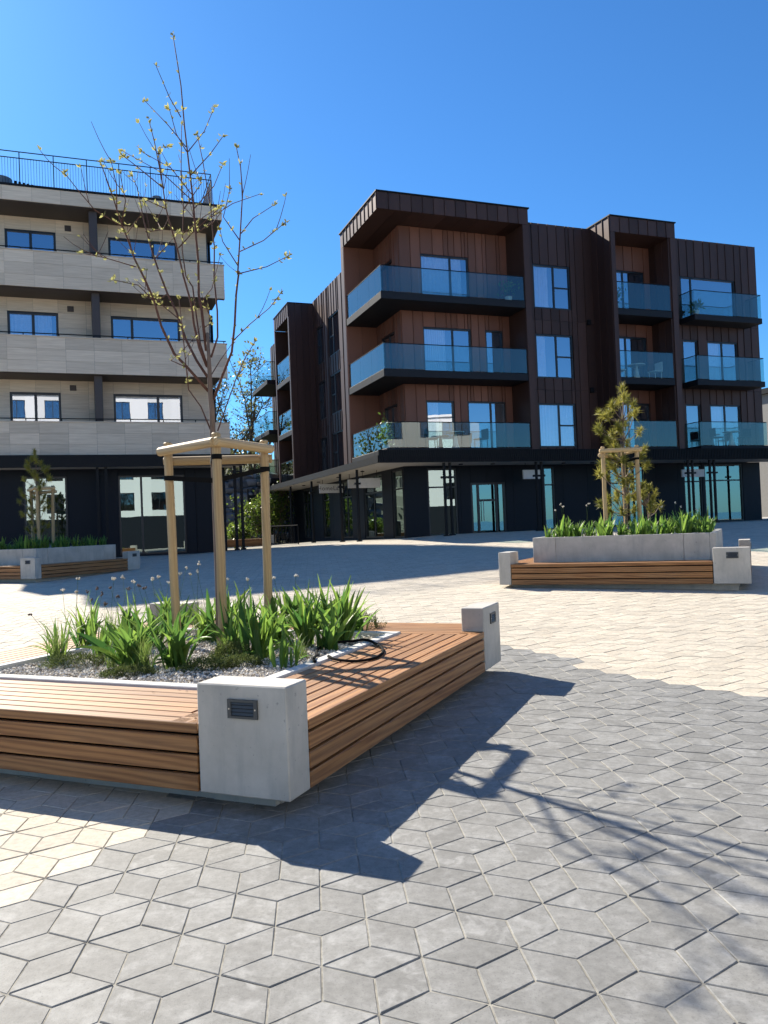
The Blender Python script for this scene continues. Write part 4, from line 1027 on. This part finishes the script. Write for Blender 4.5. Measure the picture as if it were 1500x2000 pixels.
# black irrigation hose lying over the kerb
hp = []
for i in range(46):
    f = i / 45; an = -2.4 + f * 6.9; rr = 1 - .12 * math.sin(f * 5)
    x = 690 + 66 * rr * math.cos(an); y = 1270 - 21 * rr * math.sin(an)
    if f > .86: x -= (f - .86) * 420; y += (f - .86) * 15
    p = at_z(x, y, ZS + .02); hb = (p[:2] - MN) @ np.array([-math.cos(R(23.2)), math.sin(R(23.2))])
    hp.append((p[0], p[1], float(np.interp(hb, [.5, .72, .76, .87, 1.0], [ZS + .013, ZS + .02, ZS + .031, ZS + .031, ZG + .016]))))
tag(MB().tube(hp, .0115, 8).build('irrigation_hose', M_RUB, None, smooth=True), 'black irrigation hose curled over the kerb and slats of the near planter', 'hose')
# fallen bits on the bench
for i, (x, y) in enumerate([(180, 1330), (350, 1347), (365, 1350), (300, 1352), (140, 1322)]):
    P = at_z(x, y, ZS + .004); m = MB(); m.face([(-.012, 0, 0), (0, -.005, .004), (.014, .001, .001), (0, .006, .003)])
    tag(m.build('fallen_leaf', M_SEED, None, tuple(P), (0, 0, i * 1.3)), 'tiny dry leaf bit lying on the front slats of the near bench', 'leaf', 'dry bits on the near bench')

# ================================================================== pines and planting in the raised planters
def z5(*p): return [(1130 + x / 7.405, 740 + y / 7.405) for x, y in p]
tuft_px = z5((630, 130), (650, 250), (600, 320), (700, 280), (480, 370), (430, 490), (380, 540), (310, 500), (300, 690), (270, 740), (640, 600), (600, 730), (560, 680), (480, 790), (420, 870), (520, 940), (790, 360), (820, 480), (760, 520), (890, 740), (960, 1000), (990, 1250), (330, 1230), (300, 1360), (400, 1130), (450, 1240), (560, 1000), (650, 1150), (750, 1250), (900, 1120), (560, 1420), (750, 1420), (300, 1790), (430, 1720), (540, 1730), (720, 1720), (760, 1560), (930, 1530), (450, 1900), (560, 1650), (640, 1480), (400, 1400), (520, 1300), (620, 1900), (800, 1880), (700, 920), (540, 1160), (470, 1040), (680, 640))
trunk_px = z5((690, 1980), (680, 1700), (655, 1450), (650, 1200), (655, 900), (640, 600), (640, 350), (640, 150))
BW = .52
pc = pw(PR, MR, R(25), 2.1, 2.1, .88)
Yp = pc[1]
def pine(path, tuf, Yc, base, name, label, seed, nd=150, nl=.12):
    rg = random.Random(seed); T = [at_y(x, y, Yc) for x, y in path]; o = np.array([T[0][0], Yc, base]); root = empty(name, o)
    pts = [np.array([T[0][0], Yc, base - .1])] + T
    MB().tube([p - o for p in pts], [.035 - .004 * i for i in range(len(pts) - 1)] + [.006], 8).build('trunk', M_BARK, root, smooth=True)
    br = MB(); V = []; F = []; TN = []
    for i, (x, y) in enumerate(tuf):
        dy = rg.gauss(0, .28); P = at_y(x, y, Yc + dy)
        st_ = min(T, key=lambda q: abs(q[2] - (P[2] - .28))); mid = (st_ + P) / 2 + np.array([0, 0, -.05])
        br.tube([st_ - o, mid - o, P - o], [.012, .009, .005], 5)
        ax_ = P - mid; ax_ = ax_ / np.linalg.norm(ax_) + np.array([0, 0, .5]); ax_ /= np.linalg.norm(ax_); tn = rg.random() * .9
        for k in range(nd):
            b0 = P - ax_ * rg.uniform(-.03, .12); d = ax_ * rg.uniform(.2, 1.0) + np.array([rg.gauss(0, .6), rg.gauss(0, .6), rg.gauss(0, .6)]); d /= np.linalg.norm(d)
            sd_ = np.cross(d, [rg.gauss(0, 1), rg.gauss(0, 1), rg.gauss(0, 1)]); sd_ /= np.linalg.norm(sd_); l = nl * rg.uniform(.7, 1.2); s = len(V)
            V += [tuple(b0 - o - sd_ * .006), tuple(b0 - o + sd_ * .006), tuple(b0 - o + d * l)]; F.append((s, s + 1, s + 2)); TN.append(min(.99, max(0, tn + rg.gauss(0, .1))))
    br.build('branches', M_BARK, root)
    me = bpy.data.meshes.new('needles'); me.from_pydata(V, [], F); me.materials.append(M_PINE); at = me.attributes.new('tone', 'FLOAT', 'FACE'); at.data.foreach_set('value', TN); me.update()
    tag(link('needles', me, root), kind='stuff'); tag(root, label, 'pine', 'young pines in the raised planters'); return root
pine(trunk_px, tuft_px, Yp, pc[2], 'pine_tree', 'sunlit young pine with yellow-green needles in the right raised planter', 3, 130, .14)
rs = z5((340, 1030), (850, 960))
tp = []
for x, y, dy in ((1177, 876, -.15), (1243, 868, -.2), (1216, 877, .5)):
    P = at_y(x, y, Yp + dy); tp.append((P[0], P[1], P[2]))
zt_ = (tp[0][2] + tp[1][2]) / 2; tp = [(p[0], p[1], zt_) for p in tp]
stake_set(tp, pc[2], 0., 'pale wooden stakes with a top rail around the pine in the right planter', .04, [(0, 1, 0), (1, 2, 0), (2, 0, -.08)], [(1, (tp[1][0] - .3, tp[1][1] + .2, zt_ - .3), zt_ - .25)])
# second small pine behind
tuf2 = [(1250 + rnd.gauss(0, 13), 975 + rnd.gauss(0, 16)) for _ in range(14)] + [(1280, 962), (1290, 985), (1268, 950), (1275, 990)]
pine([(1268, 1010), (1268, 990), (1266, 965)], tuf2, Yp + .5, pc[2], 'pine_shrub', 'low olive pine shrub right of the young pine', 9, 110)
# left pine, in shade
lc = pw(PL, ML, YAW, 2.1, 2.1, .88); kx = .86
lpath = [(72 + (x - 1218) * kx, 1042 + (y - 1007) * .62) for x, y in trunk_px]; ltuf = [(66 - (x - 1218) * .62, 1042 + (y - 1007) * .64) for x, y in tuft_px]
pine(lpath, ltuf, lc[1], lc[2], 'pine_tree', 'young pine in the shaded raised planter before the stone building', 5, 120, .14)
tp = []
for x, y, dy in ((72, 948, -.3), (103, 950, 0.), (60, 952, .4)):
    P = at_y(x, y, lc[1] + dy); tp.append((P[0], P[1], P[2]))
zt_ = np.mean([p[2] for p in tp]); tp = [(p[0], p[1], zt_) for p in tp]
stake_set(tp, lc[2], -.12, 'brown wooden stakes with rails around the pine in the shaded planter', .05, [(0, 1, 0), (2, 0, 0), (1, 2, -.1)], [])
# leafy clumps (one mesh each)
def clump_mesh(seed, n=22, h=.42):
    rg = random.Random(seed); m = MB(); tn = []
    for i in range(n):
        an = rg.uniform(0, 6.28); t0 = abs(rg.gauss(.1, .2)); t1 = t0 + rg.uniform(.2, 1.5); l = h * rg.uniform(.6, 1.15); wd = rg.uniform(.035, .06); p = np.array([rg.gauss(0, .05), rg.gauss(0, .05), 0]); k = 5
        d = np.array([math.cos(an), math.sin(an), 0]); la = np.array([-d[1], d[0], 0]); pr_ = None
        for j in range(k + 1):
            f = j / k; a = t0 + (t1 - t0) * f ** 1.5; ww = max(.003, wd * math.sin(math.pi * (.2 + .78 * f))); q = (p - la * ww / 2, p + la * ww / 2)
            if pr_: m.face([pr_[0], pr_[1], q[1], q[0]]); tn.append(i / n * .99)
            pr_ = q; p = p + (d * math.sin(a) + np.array([0, 0, 1]) * math.cos(a)) * l / k
    me = m.mesh('leafy_clump', M_LEAF); at = me.attributes.new('tone', 'FLOAT', 'FACE'); at.data.foreach_set('value', tn); return me
clumps = [clump_mesh(s) for s in (1, 2, 3, 4)]
for root, M, yw, lb, gp in ((PR, MR, R(25), 'strap-leaved clump among many filling the sunlit right planter', 'leafy clumps in the right planter'), (PL, ML, YAW, 'dark strap-leaved clump among many filling the shaded left planter', 'leafy clumps in the left planter')):
    spots = [(BW + .25 + rnd.uniform(-.06, .06), BW + .25 + (S - 2 * BW - .5) * i / 10) for i in range(11)] + [(BW + .55 + rnd.uniform(-.1, .1), BW + .22 + (S - 2 * BW - .5) * i / 8) for i in range(9)] + \
            [(BW + .9 + (S - 2 * BW - 1.2) * i / 5, BW + .25 + rnd.uniform(-.06, .06)) for i in range(6)] + [(rnd.uniform(BW + .9, S - BW - .3), rnd.uniform(BW + .4, S - BW - .3)) for i in range(14)]
    for a, b in spots:
        P = pw(root, M, yw, a, b, .87); s_ = rnd.uniform(.5, 1.12)
        tag(link('leafy_clump', rnd.choice(clumps), None, tuple(P), (0, 0, rnd.uniform(0, 6)), (s_,) * 3), lb, 'plant', gp)
for x, y in ((1095, 985), (1100, 990), (1145, 988), (1150, 985), (1318, 982), (1292, 990), (1330, 990), (1085, 997), (1360, 995)):
    P = at_y(x + rnd.uniform(-8, 8), 1030, Yp - 1.0); T = at_y(x, y, Yp - 1.0)
    tag(flower((P[0], P[1], pc[2]), T[2] - pc[2], (T[0] - P[0], 0), M_FLOWER), 'thin stem with a pale flower head above the right planter', 'flower', 'flower stems in the right planter')

# ================================================================== background: rock wall, trees, railing, bench, far house
def rough_rock(seed, sx, sy, sz):
    rg = random.Random(seed); bm = bmesh.new(); bmesh.ops.create_icosphere(bm, subdivisions=2, radius=1)
    for v in bm.verts:
        k = 1 + rg.uniform(-.16, .16); c = v.co; c = Vector([math.copysign(abs(q) ** .6, q) for q in c]); v.co = Vector((c.x * sx * k, c.y * sy * k, c.z * sz * k))
    me = bpy.data.meshes.new('rock'); bm.to_mesh(me); bm.free(); me.materials.append(M_ROCK); return me
rocks = [rough_rock(i, .75, .5, .3) for i in range(5)]
rw = at_y(470, 1040, 52); rwall = empty('rock_terrace', (rw[0], 52, .9), R(10)); tag(rwall, 'dark stacked rock terrace wall seen between the two buildings', 'rock wall')
for row in range(10):
    for i in range(9):
        link('rock', rocks[(row * 3 + i) % 5], rwall, (-4.6 + i * 1.15 + (row % 2) * .5 + rnd.gauss(0, .1), row * .32 + rnd.gauss(0, .08), .15 + row * .46), (rnd.gauss(0, .12), rnd.gauss(0, .12), rnd.gauss(0, .3)), (rnd.uniform(.75, 1.1),) * 3)
hill = MB()
def hz(x, y): return .6 + max(0, min(1, (y - 53) / 25)) * 8
xs_ = [-70 + i * 4 for i in range(19)]; ys_ = [53 + i * 4 for i in range(15)]
V = [(x, y, hz(x, y) + .3 * math.sin(x * .7 + y)) for y in ys_ for x in xs_]; nx = len(xs_)
F = [(j * nx + i, j * nx + i + 1, (j + 1) * nx + i + 1, (j + 1) * nx + i) for j in range(len(ys_) - 1) for i in range(nx - 1)]
me = bpy.data.meshes.new('hillside'); me.from_pydata(V, [], F); me.materials.append(M_MOSS); me.update(); tag(link('hillside', me), kind='structure')
def bg_tree(x, y, h, rad, nl, ls, mat, label, seed, bare=0., stems=5, name='broadleaf_tree'):
    rg = random.Random(seed); nr = np.random.default_rng(seed); z = hz(x, y) - .2 if y > 52 else gh(x, y)
    root = empty(name, (x, y, z)); m = MB(); tp_ = []
    for s_ in range(stems):
        an = rg.uniform(0, 6.28); p = np.array([0., 0, 0]); d = np.array([math.cos(an) * .3, math.sin(an) * .3, 1.]); pts = [p]
        for k in range(6): d = d + np.array([rg.gauss(0, .12), rg.gauss(0, .12), 0]); p = p + d / np.linalg.norm(d) * h / 6.3; pts.append(p)
        m.tube(pts, [.11 * (1 - k / 7.5) * h / 8 for k in range(7)], 5)
        for k in range(2, 7):
            for q in range(5):
                dd = np.array([rg.gauss(0, 1), rg.gauss(0, 1), rg.uniform(.3, 1.6)]); dd /= np.linalg.norm(dd); e = pts[k] + dd * rad * rg.uniform(.3, .75)
                mid = (pts[k] + e) / 2 + np.array([0, 0, -.1]); m.tube([pts[k], mid, e], [.03, .02, .009], 4, cap=False); tp_.append(e); tp_.append(mid)
                for u in range(int(3 * bare)):
                    d2 = dd + np.array([rg.gauss(0, .5), rg.gauss(0, .5), rg.gauss(.3, .4)]); m.tube([mid, mid + d2 * rad * rg.uniform(.2, .45)], [.012, .006], 3, cap=False)
    m.build('trunk', M_BARK, root)
    tp_ = np.array(tp_); c = tp_[nr.integers(0, len(tp_), nl)] + nr.normal(size=(nl, 3)) * rad * .13
    link('crown', cloud_mesh('crown', c, ls, mat, .2, seed, .6), root); tag(root, label, 'tree', 'trees between and behind the buildings')
bg_tree(-13.6, 60, 10.5, 2.3, 900, .22, M_OLIVE, 'mostly bare twiggy tree rising between the two buildings', 21, 1.6, 7)
bg_tree(-10.8, 63, 11.5, 2.4, 2600, .26, M_OLIVE, 'olive-leaved tree close beside the far balconies', 22, .6, 6)
bg_tree(-12.3, 57, 5.6, 1.9, 2600, .24, M_OLIVE, 'low olive bush above the rock terrace', 23, .3, 6)
for i, (x, y, h) in enumerate(((-7.9, 48.6, 2.6), (-7.0, 50, 3.3), (-8.7, 46.5, .8))):
    bg_tree(x, y, h, 1.2, 1800, .18, M_BUSH, ('bright green shrub left of the far canopy post', 'bright green shrub behind the far canopy posts', 'small bright green shrub at the foot of the rock terrace')[i], 31 + i, 0, 5, 'green_shrub')
for i, (x, y, h, lb) in enumerate(((-20, 62, 8, 'green tree hidden behind the stone building, nearest the gap'), (-26, 60, 9, 'green tree hidden behind the stone building, middle'), (-33, 58, 9, 'green tree hidden behind the stone building, farthest left'))):
    bg_tree(x, y, h, 2.8, 2200, .3, M_BUSH, lb, 41 + i, 0, 5)
# black crowd railing
ra = at_z(530, 1061, gh(-5, 42)); 
def railing(p, q, label):
    root = empty('metal_railing', (p[0], p[1], gh(p[0], p[1]))); d = np.array([q[0] - p[0], q[1] - p[1], 0.]); L = np.linalg.norm(d); d /= L
    root.rotation_euler = (0, 0, math.atan2(d[1], d[0]))
    for z in (1.02, .12): MB().tube([(0, 0, z), (L, 0, z)], .034, 6).build('rail', M_STEEL, root)
    n = 8
    for i in range(n): MB().tube([(L * i / (n - 1), 0, 0 if i in (0, n - 1) else .13), (L * i / (n - 1), 0, 1.0)], .034, 6).build('bar', M_STEEL, root)
    tag(root, label, 'railing')
P1 = at_y(529, 1060, 41.0); P2 = at_y(583, 1060, 40.0); railing(P1, P2, 'black metal barrier railing standing at the end of the canopy')
# dark timber bench far away
P1 = at_y(476, 1055, 44.0); bn = empty('timber_bench', (P1[0], 44.0, gh(P1[0], 44.0)), R(5))
for i in range(3): MB().box((-1.3, -.25, .08 + i * .13), (1.3, -.22, .2 + i * .13), .004).build('board', M_WOOD, bn)
MB().box((-1.3, -.219, .05), (1.3, .3, .46)).build('seat_body', M_WOOD, bn); MB().box((1.301, -.28, .0), (1.75, .3, .62), .01).build('end_block', M_CONC, bn); tag(bn, 'dark timber bench at the foot of the rock terrace', 'bench')
# dark banner post near the far canopy
P1 = at_y(487, 1042, 50.0); bnr = empty('banner_post', (P1[0], 50, gh(P1[0], 50))); MB().tube([(0, 0, 0), (0, 0, 3.6)], .05, 8).build('post', M_STEEL, bnr); MB().box((.06, -.02, 1.5), (.5, .02, 3.2)).build('banner', M_NAVY, bnr); tag(bnr, 'dark banner on a thin black post between the buildings', 'banner')
# far house on the right edge
P1 = at_y(1500, 1012, 60); fh = empty('far_house', (P1[0] + 3.6, 60, 1.0), PH)
MB().box((-4, 0, 0), (6, 8, 9.2)).build('wall', plain('far_plaster', (.27, .26, .24), .8), fh); MB().box((-4.3, -.3, 9.2), (6.3, 8.3, 9.6)).build('roof', M_STEEL, fh)
for z in (1.2, 4.2, 7.0):
    for x in (-3.3, -1.2, 1.2, 3.4): window(fh, 'r', -.05, x, x + 1.3, z, z + 1.6, mull=(.5,), deep=.2, name='window')
for z in (3.6, 6.6): MB().box((-4.2, -1.2, z), (0, -.002, z + .2)).build('balcony_slab', M_SLAB, fh); glass_run(fh, [(-4.15, -1.15), (-.05, -1.15)], z + .22, z + 1.2, seg=2)
tag(fh, 'small grey house with balcony far away at the right edge', 'house')
# white buildings across the square, seen mirrored in the windows
def white_block(x, y, rz, W, H, D, label, fl):
    r_ = empty('white_building', (x, y, -.1), rz); o_ = []
    st_ = H / fl; nb = int(W / 3.4)
    for k in range(fl):
        for i in range(nb if k else 0): o_.append((-W / 2 + (i + .25) * W / nb, -W / 2 + (i + .72) * W / nb, k * st_ + .9, k * st_ + st_ - .6))
    wall(r_, 'r', 0, -W / 2, W / 2, 0, st_ + .2, (), pw=W / nb, mat=M_NAVY, rib=False, name='dark_wall_panel', gap=.0)
    wall(r_, 'r', 0, -W / 2, W / 2, st_ + .2, H, o_, pw=W / nb, mat=M_WHITE, rib=False, name='wall_panel', gap=.0)
    MB().box((-W / 2, .3, 0), (W / 2, D, H)).build('core', M_DARK, r_); MB().box((-W / 2 - .2, -.25, H), (W / 2 + .2, D + .2, H + .25)).build('roof', M_WHITE, r_)
    MB().box((-W / 2 - .05, .052, 0), (-W / 2, D, H)).build('side_wall', M_WHITE, r_); MB().box((W / 2, .052, 0), (W / 2 + .05, D, H)).build('side_wall', M_WHITE, r_)
    for q in o_: window(r_, 'r', 0, *q, mull=(.5,), deep=.25)
    tag(r_, label, 'building')
white_block(10, -15, R(180 + 20), 26, 17.8, 10, 'white five-storey building mirrored in the stone building windows', 5)
white_block(36, -8, R(180 + 48), 18, 13.2, 10, 'white building mirrored in the lowest balcony windows', 4)
